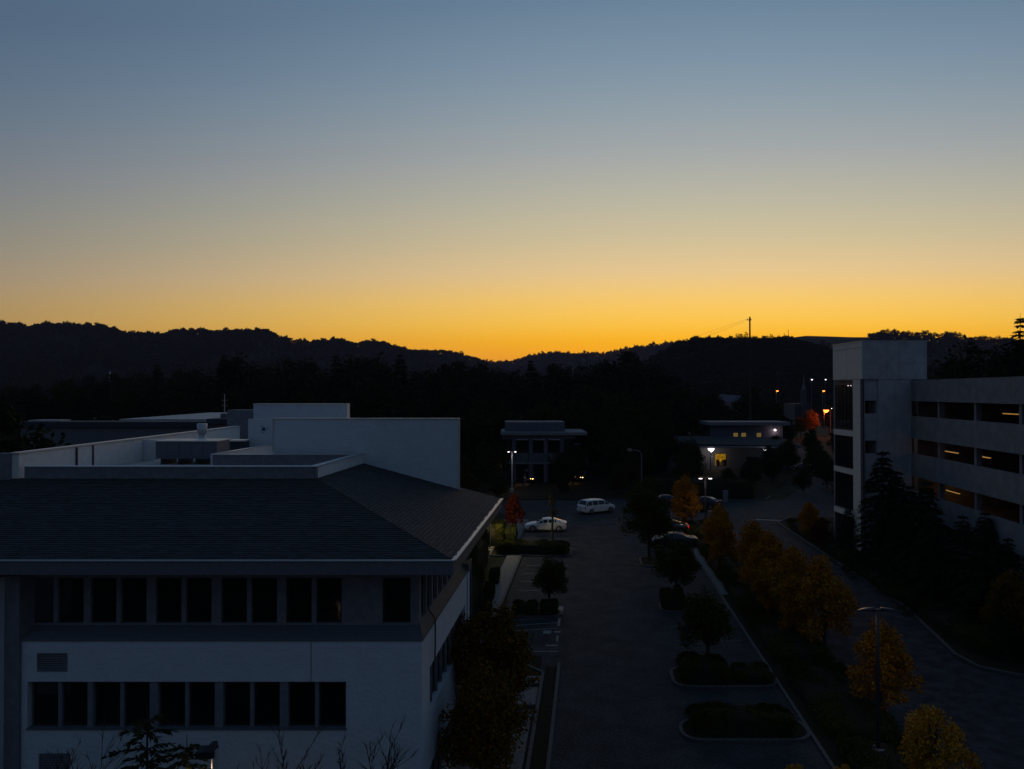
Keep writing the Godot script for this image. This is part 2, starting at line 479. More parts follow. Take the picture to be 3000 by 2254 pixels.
func strip(q0: float, q1: float, d0: float, d1: float) -> Array:
	return [lane(q0, d0), lane(q1, d0), lane(q1, d1), lane(q0, d1)]

func sheet(called: String, ring: Array, y0: float, y1: float, m: Material, parent: Node = null) -> MeshInstance3D:
	var st := new_st()
	prism(st, ring, y0, y1)
	var mi := done(st, called, m, parent)
	if parent == null: struct(called, mi)
	return mi

func kerb(parent: Node, ring: Array, closed: bool = false) -> void:
	# kerbstones about two metres long along a line of (x, depth) points
	var n := ring.size() if closed else ring.size() - 1
	for i in n:
		var a: Vector2 = ring[i]; var b: Vector2 = ring[(i + 1) % ring.size()]
		var k := maxi(1, int((b - a).length() / 2.4))
		var dir := (b - a).normalized()
		var nrm := Vector2(-dir.y, dir.x) * 0.08
		for j in k:
			var p := a.lerp(b, float(j) / k) + dir * 0.008
			var q := a.lerp(b, float(j + 1) / k) - dir * 0.008
			var st := new_st()
			prism(st, [p - nrm, q - nrm, q + nrm, p + nrm], 0.0, 0.13 + rng.randf_range(-0.006, 0.006))
			done(st, "kerbstone", M.kerb, parent)

func rounded(q0: float, q1: float, d0: float, d1: float, r: float) -> Array:
	var out := []
	for c in [[q1 - r, d0 + r, -PI / 2], [q1 - r, d1 - r, 0.0], [q0 + r, d1 - r, PI / 2], [q0 + r, d0 + r, PI]]:
		for k in 5:
			var an: float = c[2] + PI / 2 * k / 4.0
			out.append(lane(c[0] + cos(an) * r, c[1] + sin(an) * r))
	return out

func island(called: String, q0: float, q1: float, d0: float, d1: float, r: float = 0.8) -> void:
	var ring := rounded(q0, q1, d0, d1, r)
	var o := sheet(called, ring, 0.0, 0.10, M.soil)
	kerb(o, ring, true)

func build_ground() -> void:
	sheet("ground", [Vector2(-6000, -400), Vector2(6000, -400), Vector2(6000, 6000), Vector2(-6000, 6000)], 0.0, 0.0, M.land)
	var lot := sheet("parking_lot", [lane(-3.0, 20), lane(13.0, 20), lane(13.0, 94), Vector2(46, 94), Vector2(46, 109), Vector2(-6, 109), lane(-4.2, 90), lane(-4.2, 74), lane(-3.0, 74)], 0.004, 0.004, M.asphalt)
	var road := sheet("street", [lane(17.1, 10), lane(25.2, 10), Vector2(60, 20), Vector2(60, 40.0), Vector2(30.5, 40.4), Vector2(27.6, 41.2), Vector2(25.8, 42.7), Vector2(25.7, 45), Vector2(27.9, 55), Vector2(29.6, 75), Vector2(30.9, 90), Vector2(33.5, 94.5), Vector2(19.5, 94.5), lane(17.3, 88), lane(17.3, 45)], 0.008, 0.008, M.asphalt_road)
	sheet("back_street", [Vector2(34, 98), Vector2(39.5, 96.6), Vector2(54.5, 128), Vector2(68.5, 170), Vector2(84, 230), Vector2(78, 230), Vector2(63, 171), Vector2(50, 130), Vector2(38, 108)], 0.012, 0.012, M.asphalt_road)
	# painted markings
	for d in [45.6, 48.4, 51.2, 54.0, 56.8, 59.6, 62.4, 65.2, 68.0]:
		if d < 47.0 or absf(d - 54.0) < 1.5 or d > 58: sheet("stall_line", strip(-2.4, 1.3, d, d + 0.1), 0.009, 0.009, M.paint, lot)
	for d in [49.2, 50.4, 51.6, 52.8]:
		sheet("stall_hatch_line", [lane(-2.4, d + 0.1), lane(1.1, d + 0.9), lane(1.1, d + 1.0), lane(-2.4, d + 0.2)], 0.009, 0.009, M.paint, lot)
	for q in [[0.95, 54.0, 1.3, 55.2], [0.35, 52.9, 0.75, 53.7], [1.05, 50.6, 1.2, 52.3], [0.9, 53.2, 1.3, 53.5], [0.2, 49.0, 0.7, 49.6], [0.9, 49.2, 1.3, 49.5], [0.5, 46.6, 1.2, 46.8], [1.1, 47.4, 1.2, 48.6]]:
		sheet("stall_marking", strip(q[0], q[2], q[1], q[3]), 0.013, 0.013, M.paint, lot)
	for d in [47.6, 50.4, 58.6]:
		sheet("stall_line", strip(8.4, 12.6, d, d + 0.09), 0.009, 0.009, M.worn_paint, lot)
	for d in [77.6, 80.4, 83.2, 88.6, 91.4]:
		sheet("stall_line", strip(-3.8, 1.0, d, d + 0.1), 0.009, 0.009, M.paint, lot)
	for d in [74.0, 76.8, 79.6, 82.4, 85.2, 88.0]:
		sheet("stall_line", strip(8.2, 12.7, d, d + 0.1), 0.009, 0.009, M.worn_paint, lot)
	sheet("stop_line", [Vector2(29.0, 92.4), Vector2(32.0, 91.6), Vector2(32.1, 92.1), Vector2(29.1, 92.9)], 0.014, 0.014, M.paint, road)
	sheet("stop_line", [Vector2(26.4, 85.6), Vector2(28.2, 85.0), Vector2(28.3, 85.4), Vector2(26.5, 86.0)], 0.014, 0.014, M.paint, road)
	for d in [43.6, 45.0, 60.0, 66.0, 72.0]:
		sheet("lane_dash", strip(19.9, 20.9, d, d + 0.16), 0.014, 0.014, M.paint, road)
	# kerbs, beds, walks
	var bed := sheet("planting_bed", [lane(13.2, 18), lane(13.2, 57.9), lane(14.4, 57.9), lane(14.4, 89), lane(15.4, 91), lane(17.1, 86), lane(17.1, 18)], 0.0, 0.10, M.soil)
	kerb(bed, [lane(17.1, 20), lane(17.1, 86), lane(15.4, 91)])
	var walk := sheet("sidewalk", strip(13.16, 14.36, 58, 90), 0.0, 0.12, M.concrete)
	kerb(walk, [lane(13.08, 20), lane(13.08, 90)])
	var bank := sheet("garage_bed", [Vector2(60, 40.2), Vector2(30.6, 40.6), Vector2(27.8, 41.4), Vector2(26.0, 42.9), Vector2(25.9, 45), Vector2(28.1, 55), Vector2(29.8, 75), Vector2(31.1, 90), Vector2(36, 94), Vector2(46, 92)], 0.0, 0.11, M.soil)
	kerb(bank, [Vector2(58, 40.2), Vector2(30.6, 40.6), Vector2(27.8, 41.4), Vector2(26.0, 42.9), Vector2(25.9, 45), Vector2(28.1, 55), Vector2(29.8, 75), Vector2(31.1, 90), Vector2(34, 94)])
	var verge := sheet("verge", [Vector2(-8, 109.3), Vector2(36, 109.3), Vector2(38, 113), Vector2(60, 160), Vector2(-8, 160)], 0.0, 0.10, M.soil)
	kerb(verge, [Vector2(12, 109.2), Vector2(36, 109.2), Vector2(38, 113)])
	var office_walk := sheet("office_walk", strip(-4.5, -3.3, 44, 72), 0.0, 0.12, M.concrete)
	kerb(office_walk, [lane(-3.2, 42), lane(-3.2, 73)])
	var near_walk := sheet("near_walk", strip(-2.6, 0.4, 20, 37.0), 0.0, 0.12, M.concrete)
	kerb(near_walk, [lane(1.45, 20), lane(1.45, 43.5)])
	kerb(near_walk, [lane(0.62, 20), lane(0.62, 42.0), lane(-0.6, 43.4)])
	sheet("gutter_strip", strip(0.72, 1.36, 20, 43), 0.0, 0.06, M.soil)
	sheet("step_slab", strip(-1.2, 0.5, 37.6, 39.8), 0.0, 0.14, M.concrete)
	sheet("step_slab", strip(-1.4, 0.55, 40.4, 41.4), 0.0, 0.14, M.concrete)
	sheet("office_bed", strip(-7.0, -2.8, 10, 46.5), 0.0, 0.08, M.soil)
	sheet("lawn_patch", strip(-2.7, 0.4, 41.6, 44.6), 0.0, 0.09, M.soil)
	island("hedge_island", 7.3, 13.0, 33.9, 36.0)
	island("hedge_island", 7.6, 13.0, 40.0, 42.8)
	island("hedge_island", 8.2, 13.0, 53.6, 56.0)
	island("hedge_island", 7.8, 13.0, 67.6, 71.4)
	island("hedge_island", -2.4, 1.2, 52.4, 54.2)
	island("hedge_island", -6.2, 1.4, 71.8, 75.6)
	island("hedge_island", -0.6, 0.9, 76.4, 78.6, 0.5)
	var kl := sheet("stall_kerb", strip(-4.4, -4.24, 76, 92), 0.0, 0.14, M.concrete)
	kerb(kl, [lane(-4.12, 76), lane(-4.12, 92)])
	sheet("court_paving", strip(-7.5, -4.5, 74, 92), 0.0, 0.10, M.concrete)

# ---------------------------------------------------------------- leaves
class Leaves:
	var v := PackedVector3Array()
	var n := PackedVector3Array()
	var c := PackedColorArray()
	var r: RandomNumberGenerator
	func _init(rr: RandomNumberGenerator) -> void:
		r = rr
	func leaf(p: Vector3, along: Vector3, nrm: Vector3, l: float, w: float, col: Color) -> void:
		var s := along.cross(nrm).normalized() * w * 0.5
		var a := along.normalized() * l * 0.5
		var nn := s.cross(a).normalized()
		var q := [p - a, p - s - a * 0.1, p + a, p + s - a * 0.1]
		for k in [0, 1, 2, 0, 2, 3]:
			v.append(q[k]); n.append(nn); c.append(col)
	func dir() -> Vector3:
		var z := r.randf_range(-1, 1)
		var t := r.randf() * TAU
		return Vector3(cos(t) * sqrt(1 - z * z), z, sin(t) * sqrt(1 - z * z))
	func cloud(ctr: Vector3, rad: Vector3, count: int, size: float, pal: Array) -> void:
		for k in count:
			var d := dir()
			var p := ctr + d * rad * pow(r.randf(), 0.45)
			var s := size * r.randf_range(0.6, 1.25)
			var nrm := (d + dir() * 0.9 + Vector3(0, 0.4, 0)).normalized()
			var col: Color = pal[r.randi() % pal.size()]
			col = col.lerp(pal[r.randi() % pal.size()], r.randf())
			leaf(p, dir(), nrm, s, s * 0.62, col)
	func mesh() -> ArrayMesh:
		var arr := []
		arr.resize(Mesh.ARRAY_MAX)
		arr[Mesh.ARRAY_VERTEX] = v
		arr[Mesh.ARRAY_NORMAL] = n
		arr[Mesh.ARRAY_COLOR] = c
		var m := ArrayMesh.new()
		m.add_surface_from_arrays(Mesh.PRIMITIVE_TRIANGLES, arr)
		return m

# ---------------------------------------------------------------- office building on the left
func of(a: float, b: float, h: float) -> Vector3:
	return Vector3(-3.05 + a + 0.0957 * b, h, -26.0 - b)

func of_box(lo: Vector3, hi: Vector3, called: String, m: Material, parent: Node) -> MeshInstance3D:
	# corners given as (a, h, b)
	var st := new_st()
	var p := []
	for y in [lo.y, hi.y]:
		for q in [[lo.x, lo.z], [hi.x, lo.z], [hi.x, hi.z], [lo.x, hi.z]]:
			p.append(of(q[0], q[1], y))
	hexa(st, p)
	return done(st, called, m, parent)

func shingles(parent: Node, e0: Vector3, e1: Vector3, t0: Vector3, t1: Vector3, courses: int, seed_: int) -> void:
	var r := RandomNumberGenerator.new()
	r.seed = seed_
	var up := (t0 - e0).cross(e1 - e0).normalized()
	if up.y < 0: up = -up
	for k in courses:
		var f0 := float(k) / courses
		var f1 := float(k + 1) / courses
		var a0 := e0.lerp(t0, f0); var b0 := e1.lerp(t1, f0)
		var a1 := e0.lerp(t0, f1); var b1 := e1.lerp(t1, f1)
		var tabs := maxi(1, int((b0 - a0).length() / 0.32))
		var st := new_st()
		for j in tabs:
			var u0 := (j + (0.5 if k % 2 else 0.0)) / tabs
			var u1 := minf(1.0, u0 + 1.0 / tabs)
			if u0 >= 1.0: continue
			if j == 0: u0 = 0.0
			var drop := r.randf_range(0.0, 0.10)
			var lift := up * r.randf_range(0.012, 0.026)
			var s := r.randf_range(0.6, 1.0)
			st.set_color(Color(s, s * r.randf_range(0.96, 1.0), s * r.randf_range(0.95, 1.0)))
			var p0 := a0.lerp(b0, u0).lerp(a1.lerp(b1, u0), drop)
			var p1 := a0.lerp(b0, u1).lerp(a1.lerp(b1, u1), drop)
			var q0 := a1.lerp(b1, u0)
			var q1 := a1.lerp(b1, u1)
			var g := (p1 - p0).normalized() * 0.004
			quad(st, p0 + lift + g, q0 + g + up * 0.002, q1 - g + up * 0.002, p1 + lift - g)
			quad(st, p0 + g, p0 + lift + g, p1 + lift - g, p1 - g)
		done(st, "shingle_course", M.shingle, parent)

func window(parent: Node, o: Vector3, U: Vector3, N: Vector3, w: float, h: float, frame_m: Material, bar: float = 0.05) -> Node3D:
	# frame with a pane, standing at o (lower corner of the opening)
	var st := new_st()
	wall(st, o, U, Vector3.UP, N, w, h, 0.06, [[bar, bar, w - bar, h - bar]])
	var f := done(st, "window", frame_m, parent)
	var g := new_st()
	wall(g, o + U * (bar - 0.01) + Vector3.UP * (bar - 0.01) - N * 0.03, U, Vector3.UP, N, w - 2 * bar + 0.02, h - 2 * bar + 0.02, 0.006)
	done(g, "pane", M.glass, f)
	return f

func build_office() -> void:
	var o := thing("office_building", "long white stucco office building with dark shingle hip roof and ribbon windows", "building", Vector3.ZERO)
	var R := Vector3.RIGHT
	var Z := Vector3.BACK
	var S := Vector3(0.0957, 0, -1)
	# lower front wall with the ribbon recess
	var st := new_st()
	wall(st, of(-13.5, 0, 0), R, Vector3.UP, Z, 13.49, 7.06, 0.35, [[0.2, 4.0, 10.95, 5.61], [0.52, 5.95, 1.55, 6.58], [0.6, 2.5, 1.65, 3.21], [0.2, 0.5, 10.95, 2.05]])
	done(st, "front_wall", M.stucco, o)
	st = new_st()
	wall(st, of(0, 0.012, 0), S, Vector3.UP, R, 10.19, 7.055, 0.35, [[1.35, 4.0, 9.35, 5.61], [1.35, 0.5, 9.35, 2.05]])
	done(st, "side_wall", M.stucco, o)
	of_box(Vector3(-0.9, 0, 9.85), Vector3(0.06, 7.10, 10.3), "corner_pier", M.stucco, o)
	of_box(Vector3(-0.3, 7.05, 9.7), Vector3(0.12, 7.42, 10.45), "pier_cap", M.ledge, o)
	# ledge that slopes up to the set-back upper wall
	st = new_st()
	hexa(st, [of(-14, -0.04, 6.98), of(0.05, -0.04, 6.98), of(-0.22, 0.64, 6.98), of(-14, 0.64, 6.98), of(-14, -0.04, 7.08), of(0.05, -0.04, 7.08), of(-0.22, 0.64, 7.36), of(-14, 0.64, 7.36)])
	done(st, "front_ledge", M.trim, o)
	st = new_st()
	hexa(st, [of(0.05, -0.035, 6.98), of(0.05, 10.2, 6.98), of(-0.26, 10.2, 6.98), of(-0.22, 0.64, 6.98), of(0.05, -0.035, 7.082), of(0.05, 10.2, 7.082), of(-0.26, 10.2, 7.40), of(-0.22, 0.64, 7.40)])
	done(st, "side_ledge", M.ledge, o)
	# upper walls
	var holes := []
	for a in [-13.73, -11.56, -9.31, -7.05, -4.81]:
		holes.append([a + 14.2, 0.06, a + 14.2 + 0.88, 1.62])
		holes.append([a + 14.2 + 1.04, 0.06, a + 14.2 + 1.92, 1.62])
	holes.append([12.72, 0.06, 13.8, 1.62])
	st = new_st()
	wall(st, of(-14.2, 0.6, 7.34), R, Vector3.UP, Z, 13.97, 2.1, 0.3, holes)
	done(st, "upper_front_wall", M.stucco_grey, o)
	for q in holes:
		window(o, of(-14.2 + q[0], 0.72, 7.34 + q[1]), R, Z, q[2] - q[0], q[3] - q[1], M.black)
	var side_holes := []
	for k in 9: side_holes.append([0.35 + k * 1.03, 0.06, 1.2 + k * 1.03, 1.62])
	st = new_st()
	wall(st, of(-0.22, 0.612, 7.36), S, Vector3.UP, R, 12.4, 2.08, 0.3, side_holes)
	done(st, "upper_side_wall", M.stucco_grey, o)
	for q in side_holes:
		window(o, of(-0.34, 0.6 + q[0], 7.36 + q[1]), S, R, q[2] - q[0], q[3] - q[1], M.black)
	# ribbon windows of the middle and ground floors: piers, panes and sills
	for h in [4.0, 0.5]:
		var top: float = h + 1.58
		for a in [-13.22, -11.12, -8.92, -6.72, -4.52]:
			for k in 2:
				window(o, of(a + k * 1.02, 0.2, h + 0.06), R, Z, 0.88, 1.48, M.black)
			of_box(Vector3(a + 0.89, h + 0.02, 0.1), Vector3(a + 1.01, top, 0.3), "mullion", M.stucco_grey, o)
			if a < -5: of_box(Vector3(a + 1.91, h + 0.02, 0.06), Vector3(a + 2.09 + (0.1 if a > -13 else 0.0), top, 0.3), "window_pier", M.stucco_grey, o)
		of_box(Vector3(-13.32, h - 0.002, -0.04), Vector3(-2.52, h + 0.05, 0.34), "sill", M.trim, o)
		for k in 8:
			window(o, of(-0.22, 1.4 + k * 0.99, h + 0.06), S, R, 0.94, 1.48, M.black)
			of_box(Vector3(-0.3, h + 0.02, 2.32 + k * 0.99), Vector3(-0.12, top, 2.40 + k * 0.99), "mullion", M.stucco_grey, o)
	# dark rooms behind the glass
	of_box(Vector3(-14.1, 7.0, 3.4), Vector3(-3.6, 9.4, 3.5), "room_wall", M.interior, o)
	of_box(Vector3(-14.1, 3.6, 3.4), Vector3(-3.6, 6.6, 3.5), "room_wall", M.interior, o)
	of_box(Vector3(-14.1, 0.1, 3.4), Vector3(-3.6, 3.0, 3.5), "room_wall", M.interior, o)
	of_box(Vector3(-3.7, 0.1, 3.5), Vector3(-3.6, 9.4, 12.9), "room_wall", M.interior, o)
	of_box(Vector3(-14.1, 6.6, 0.36), Vector3(-0.4, 6.95, 12.9), "floor_slab", M.interior, o)
	of_box(Vector3(-14.1, 3.1, 0.36), Vector3(-0.4, 3.45, 9.8), "floor_slab", M.interior, o)
	of_box(Vector3(-14.1, 0.02, 12.9), Vector3(-0.4, 9.4, 13.05), "room_wall", M.interior, o)
	# louvre vents
	for q in [[-12.98, 5.95, 6.58], [-12.9, 2.5, 3.21]]:
		st = new_st()
		wall(st, of(q[0] + 0.002, -0.015, q[1] + 0.002), R, Vector3.UP, Z, 1.03, q[2] - q[1] - 0.004, 0.1, [[0.04, 0.04, 0.99, q[2] - q[1] - 0.044]])
		var v := done(st, "louvre_vent", M.stucco_grey, o)
		of_box(Vector3(q[0], q[1], 0.3), Vector3(q[0] + 1.05, q[2], 0.34), "backing", M.black, v)
		for k in 7:
			var y: float = q[1] + 0.06 + k * (q[2] - q[1] - 0.1) / 7.0
			st = new_st()
			hexa(st, [of(q[0] + 0.04, 0.0, y), of(q[0] + 1.0, 0.0, y), of(q[0] + 1.0, 0.08, y + 0.02), of(q[0] + 0.04, 0.08, y + 0.02), of(q[0] + 0.04, 0.0, y + 0.034), of(q[0] + 1.0, 0.0, y + 0.034), of(q[0] + 1.0, 0.08, y + 0.05), of(q[0] + 0.04, 0.08, y + 0.05)])
			done(st, "slat", M.stucco_grey, v)
	# projecting wing at the left end
	of_box(Vector3(-24, 0, -0.45), Vector3(-14.0, 9.2, 0.6), "wing_wall", M.stucco, o)
	of_box(Vector3(-14.0, 0, -0.12), Vector3(-13.5, 9.2, 0.6), "wing_shade_return", M.stucco_grey, o)  # darker grey paints in the shade on this return
	of_box(Vector3(-24, 9.18, -0.95), Vector3(-14.35, 9.59, -0.45), "wing_fascia", M.trim, o)
	st = new_st()
	hexa(st, [of(-14.35, -0.95, 9.18), of(-13.75, -0.84, 9.42), of(-13.75, 0.6, 9.42), of(-14.35, 0.6, 9.18), of(-14.35, -0.95, 9.59), of(-13.75, -0.84, 9.88), of(-13.75, 0.6, 9.88), of(-14.35, 0.6, 9.59)])
	done(st, "fascia_step", M.trim, o)
	# eaves
	of_box(Vector3(-13.75, 9.41, -0.86), Vector3(1.22, 9.86, -0.72), "front_fascia", M.trim, o)
	of_box(Vector3(1.08, 9.41, -0.72), Vector3(1.22, 9.86, 13.7), "side_fascia", M.ledge, o)
	of_box(Vector3(-13.75, 9.43, -0.72), Vector3(1.08, 9.47, 0.9), "soffit", M.trim, o)
	of_box(Vector3(-0.5, 9.432, 0.9), Vector3(1.08, 9.472, 13.6), "soffit", M.trim, o)
	of_box(Vector3(-13.8, 9.86, -0.90), Vector3(1.26, 9.895, -0.80), "gutter_lip", M.metal_pale, o)
	of_box(Vector3(1.14, 9.86, -0.80), Vector3(1.30, 9.895, 13.7), "gutter_lip", M.metal_pale, o)
	# hip roof
	var roof := new_st()
	quad(roof, of(-24, -0.8, 9.86), of(-24, 6.2, 11.77), of(-5.82, 6.2, 11.77), of(1.18, -0.8, 9.86))
	quad(roof, of(1.18, -0.8, 9.86), of(-5.82, 6.2, 11.77), of(-5.82, 13.7, 11.77), of(1.18, 13.7, 9.86))
	var ro := done(roof, "roof", M.shingle, o)
	shingles(ro, of(-24, -0.8, 9.872), of(1.18, -0.8, 9.872), of(-24, 6.2, 11.782), of(-5.82, 6.2, 11.782), 46, 3)
	shingles(ro, of(1.18, -0.8, 9.872), of(1.18, 13.7, 9.872), of(-5.82, 6.2, 11.782), of(-5.82, 13.7, 11.782), 46, 4)
	st = new_st()
	st.set_color(Color(0.8, 0.78, 0.76))
	for k in 30:
		var p0 := of(1.18, -0.8, 9.90).lerp(of(-5.82, 6.2, 11.81), k / 30.0)
		var p1 := of(1.18, -0.8, 9.90).lerp(of(-5.82, 6.2, 11.81), (k + 1.05) / 30.0)
		for sgn in [-1, 1]:
			var s0 := p0 + Vector3(0.10 * sgn, -0.02, 0.10 * sgn)
			var s1 := p1 + Vector3(0.10 * sgn, -0.035, 0.10 * sgn)
			quad(st, p0 + Vector3(0, 0.02, 0), p1, s1, s0 + Vector3(0, 0.02, 0))
	done(st, "hip_cap", M.shingle, ro)
	# roof well: deck, parapets, tall screen wall
	st = new_st()
	quad(st, of(-24, 6.2, 11.6), of(-24, 34, 11.6), of(-5.82, 34, 11.6), of(-5.82, 6.2, 11.6))
	done(st, "roof_deck", M.membrane, o)
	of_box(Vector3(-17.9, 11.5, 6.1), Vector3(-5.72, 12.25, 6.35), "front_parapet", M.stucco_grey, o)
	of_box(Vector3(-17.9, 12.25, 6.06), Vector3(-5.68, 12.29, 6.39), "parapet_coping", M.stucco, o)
	of_box(Vector3(-5.97, 11.5, 6.35), Vector3(-5.72, 12.25, 13.0), "return_parapet", M.parapet_lit, o)  # paler than the front parapet: warm glow painted in
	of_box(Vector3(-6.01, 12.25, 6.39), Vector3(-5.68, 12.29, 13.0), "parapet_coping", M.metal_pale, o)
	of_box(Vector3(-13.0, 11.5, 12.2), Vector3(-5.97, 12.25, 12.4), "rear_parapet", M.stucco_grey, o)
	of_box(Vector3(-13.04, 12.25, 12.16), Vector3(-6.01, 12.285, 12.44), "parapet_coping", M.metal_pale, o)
	of_box(Vector3(-13.2, 11.5, 12.4), Vector3(-12.98, 12.25, 21.0), "inner_parapet", M.parapet_lit, o)
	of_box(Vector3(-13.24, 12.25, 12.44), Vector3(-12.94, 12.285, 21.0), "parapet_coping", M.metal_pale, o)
	st = new_st()
	hexa(st, [at(-12.1, 11.5, 39.0), at(-2.72, 9.9, 39.0), at(-2.70, 9.9, 39.3), at(-12.1, 11.5, 39.3), at(-12.1, 14.0, 39.0), at(-2.72, 14.0, 39.0), at(-2.70, 14.0, 39.3), at(-12.1, 14.0, 39.3)])
	done(st, "screen_wall", M.stucco, o)
	box_node(at(-12.14, 14.0, 39.34), at(-2.66, 14.05, 38.96), "screen_coping", M.metal_pale, o)
	box_node(at(-2.72, 10.2, 39.3), at(-2.66, 14.0, 38.97), "screen_end_trim", M.metal_pale, o)
	box_node(at(-12.16, 12.4, 39.3), at(-12.09, 14.0, 38.97), "screen_end_trim", M.metal_pale, o)
	box_node(at(-15.8, 11.6, 46.3), at(-13.2, 13.76, 46.0), "sign_wall", M.stucco, o)
	# round blue emblem: three curved blades in a ring
	st = new_st()
	for k in 3:
		var a0 := TAU * k / 3.0 + 0.4
		for j in 8:
			var r0 := 0.06 + 0.016 * j; var r1 := 0.06 + 0.016 * (j + 1)
			var t0 := a0 + j * 0.22; var t1 := a0 + (j + 1) * 0.22
			var w0 := 0.9 - 0.06 * j
			quad(st, at(-14.86 + cos(t0) * r0, 13.16 + sin(t0) * r0, 45.975), at(-14.86 + cos(t1) * r1, 13.16 + sin(t1) * r1, 45.975), at(-14.86 + cos(t1 + w0) * r1 * 1.5, 13.16 + sin(t1 + w0) * r1 * 1.5, 45.975), at(-14.86 + cos(t0 + w0) * r0 * 1.5, 13.16 + sin(t0 + w0) * r0 * 1.5, 45.975))
	for k in 14:
		tri(st, at(-14.86, 13.16, 45.972), at(-14.86 + cos(TAU * k / 14) * 0.1, 13.16 + sin(TAU * k / 14) * 0.1, 45.972), at(-14.86 + cos(TAU * (k + 1) / 14) * 0.1, 13.16 + sin(TAU * (k + 1) / 14) * 0.1, 45.972))
	done(st, "emblem", M.blue_sign, o)
	# long parapet on the left with its pier and joints
	st = new_st()
	hexa(st, [at(-20.9, 11.5, 32.1), at(-20.6, 11.5, 32.1), at(-20.2, 11.5, 57), at(-20.5, 11.5, 57), at(-20.9, 12.8, 32.1), at(-20.6, 12.8, 32.1), at(-20.2, 12.8, 57), at(-20.5, 12.8, 57)])
	done(st, "long_parapet", M.parapet_lit, o)
	st = new_st()
	hexa(st, [at(-20.95, 12.8, 32.05), at(-20.54, 12.8, 32.05), at(-20.14, 12.8, 57), at(-20.55, 12.8, 57), at(-20.95, 12.86, 32.05), at(-20.54, 12.86, 32.05), at(-20.14, 12.86, 57), at(-20.55, 12.86, 57)])
	done(st, "parapet_coping", M.metal_pale, o)
	for d in [36.2, 37.6]:
		box_node(at(-20.56, 11.6, d + 0.05), at(-20.47, 12.78, d - 0.05), "downpipe", M.black, o)
	box_node(at(-20.42, 11.55, 43.3), at(-19.6, 12.72, 42.6), "parapet_pier", M.parapet_lit, o)
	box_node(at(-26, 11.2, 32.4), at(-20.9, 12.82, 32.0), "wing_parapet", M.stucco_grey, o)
	# wall body under the deck, so that nothing is hollow
	of_box(Vector3(-24, 0.05, 13.1), Vector3(-6.4, 11.4, 33.5), "rear_block", M.stucco_grey, o)
	# thin vertical joint in the front wall
	of_box(Vector3(-3.74, 5.62, -0.012), Vector3(-3.72, 7.0, 0.02), "wall_joint", M.trim, o)
	# conduit that runs over the side ledge
	st = new_st()
	tube(st, [of(-0.2, 2.0, 8.0), of(-0.16, 2.0, 7.47), of(0.09, 1.9, 7.16), of(0.09, 1.9, 6.9), of(0.08, 1.9, 5.7)], [0.03, 0.03, 0.03, 0.03, 0.03], 6)
	done(st, "conduit", M.metal_dark, o)

	# rooftop equipment
	var u := thing("rooftop_air_unit", "long dark grey air handling unit standing on the white roof deck", "air unit", at(-17.0, 11.6, 41.0))
	box_node(Vector3(-1.6, 0.3, -0.9), Vector3(1.6, 1.18, 0.9), "casing", M.metal_mid, u)
	box_node(Vector3(-1.68, 1.18, -0.98), Vector3(1.68, 1.24, 0.98), "lid", M.metal_pale, u)
	for k in 5:
		box_node(Vector3(-1.5 + k * 0.62, 0.42, 0.902), Vector3(-1.02 + k * 0.62, 1.06, 0.925), "access_panel", M.metal_mid, u)
	for x in [-1.3, -0.4, 0.5, 1.2]:
		box_node(Vector3(x - 0.08, 0, -0.8), Vector3(x + 0.08, 0.3, 0.8), "support", M.metal_dark, u)
	var f := thing("roof_flue", "short round metal flue with a flared cap on the roof deck", "flue", at(-17.75, 11.6, 44.0))
	st = new_st(); lathe(st, Vector3.ZERO, [Vector2(0.2, 0), Vector2(0.2, 1.35), Vector2(0.17, 1.36)], 16); done(st, "pipe", M.metal_pale, f)
	st = new_st(); lathe(st, Vector3.ZERO, [Vector2(0.2, 1.30), Vector2(0.26, 1.5), Vector2(0.28, 1.96), Vector2(0.25, 1.97), Vector2(0.0, 1.93)], 16); done(st, "cap", M.metal_pale, f)
	st = new_st(); lathe(st, Vector3.ZERO, [Vector2(0.26, 0), Vector2(0.26, 0.1), Vector2(0.2, 0.14)], 16); done(st, "collar", M.metal_dark, f)
	var k2 := thing("roof_hatch", "low pale roof hatch beside the sign wall", "hatch", at(-16.1, 11.6, 45.0))
	box_node(Vector3(-0.55, 0, -0.5), Vector3(0.55, 0.9, 0.5), "curb", M.slate, k2)
	box_node(Vector3(-0.65, 0.9, -0.6), Vector3(0.65, 0.98, 0.6), "lid", M.metal_pale, k2)

	# block and long low wings further back
	var b := thing("plant_room", "pale plain rooftop plant room rising behind the tall screen wall", "plant room", Vector3.ZERO)
	box_node(at(-20.2, 8, 61), at(-12.95, 14.4, 60), "wall", M.stucco, b)
	box_node(at(-20.25, 14.4, 61.05), at(-12.88, 14.46, 59.95), "coping", M.metal_pale, b)
	box_node(at(-12.95, 8, 60.95), at(-12.87, 14.4, 59.98), "end_glow_strip", M.parapet_lit, b)  # pale strip paints the warm light on the end face
	box_node(at(-22.4, 8, 62.5), at(-20.22, 13.95, 60.4), "side_cabinet", M.stucco_grey, b)
	var lw := thing("long_low_wing", "long low dark wing with a pale flat roof behind the office", "building", Vector3.ZERO)
	box_node(at(-46.5, 0.02, 74.9), at(-28.0, 12.0, 72.6), "wall", M.trim, lw)
	box_node(at(-46.6, 12.0, 75.3), at(-27.9, 12.55, 72.4), "parapet", M.slate, lw)
	st = new_st()
	hexa(st, [at(-38.5, 12.2, 75.3), at(-27.9, 12.2, 75.3), at(-27.9, 12.2, 92), at(-36.2, 12.2, 92), at(-38.5, 12.7, 75.3), at(-27.9, 12.7, 75.3), at(-27.9, 12.9, 92), at(-36.2, 12.9, 92)])
	done(st, "roof_slab", M.membrane, lw)
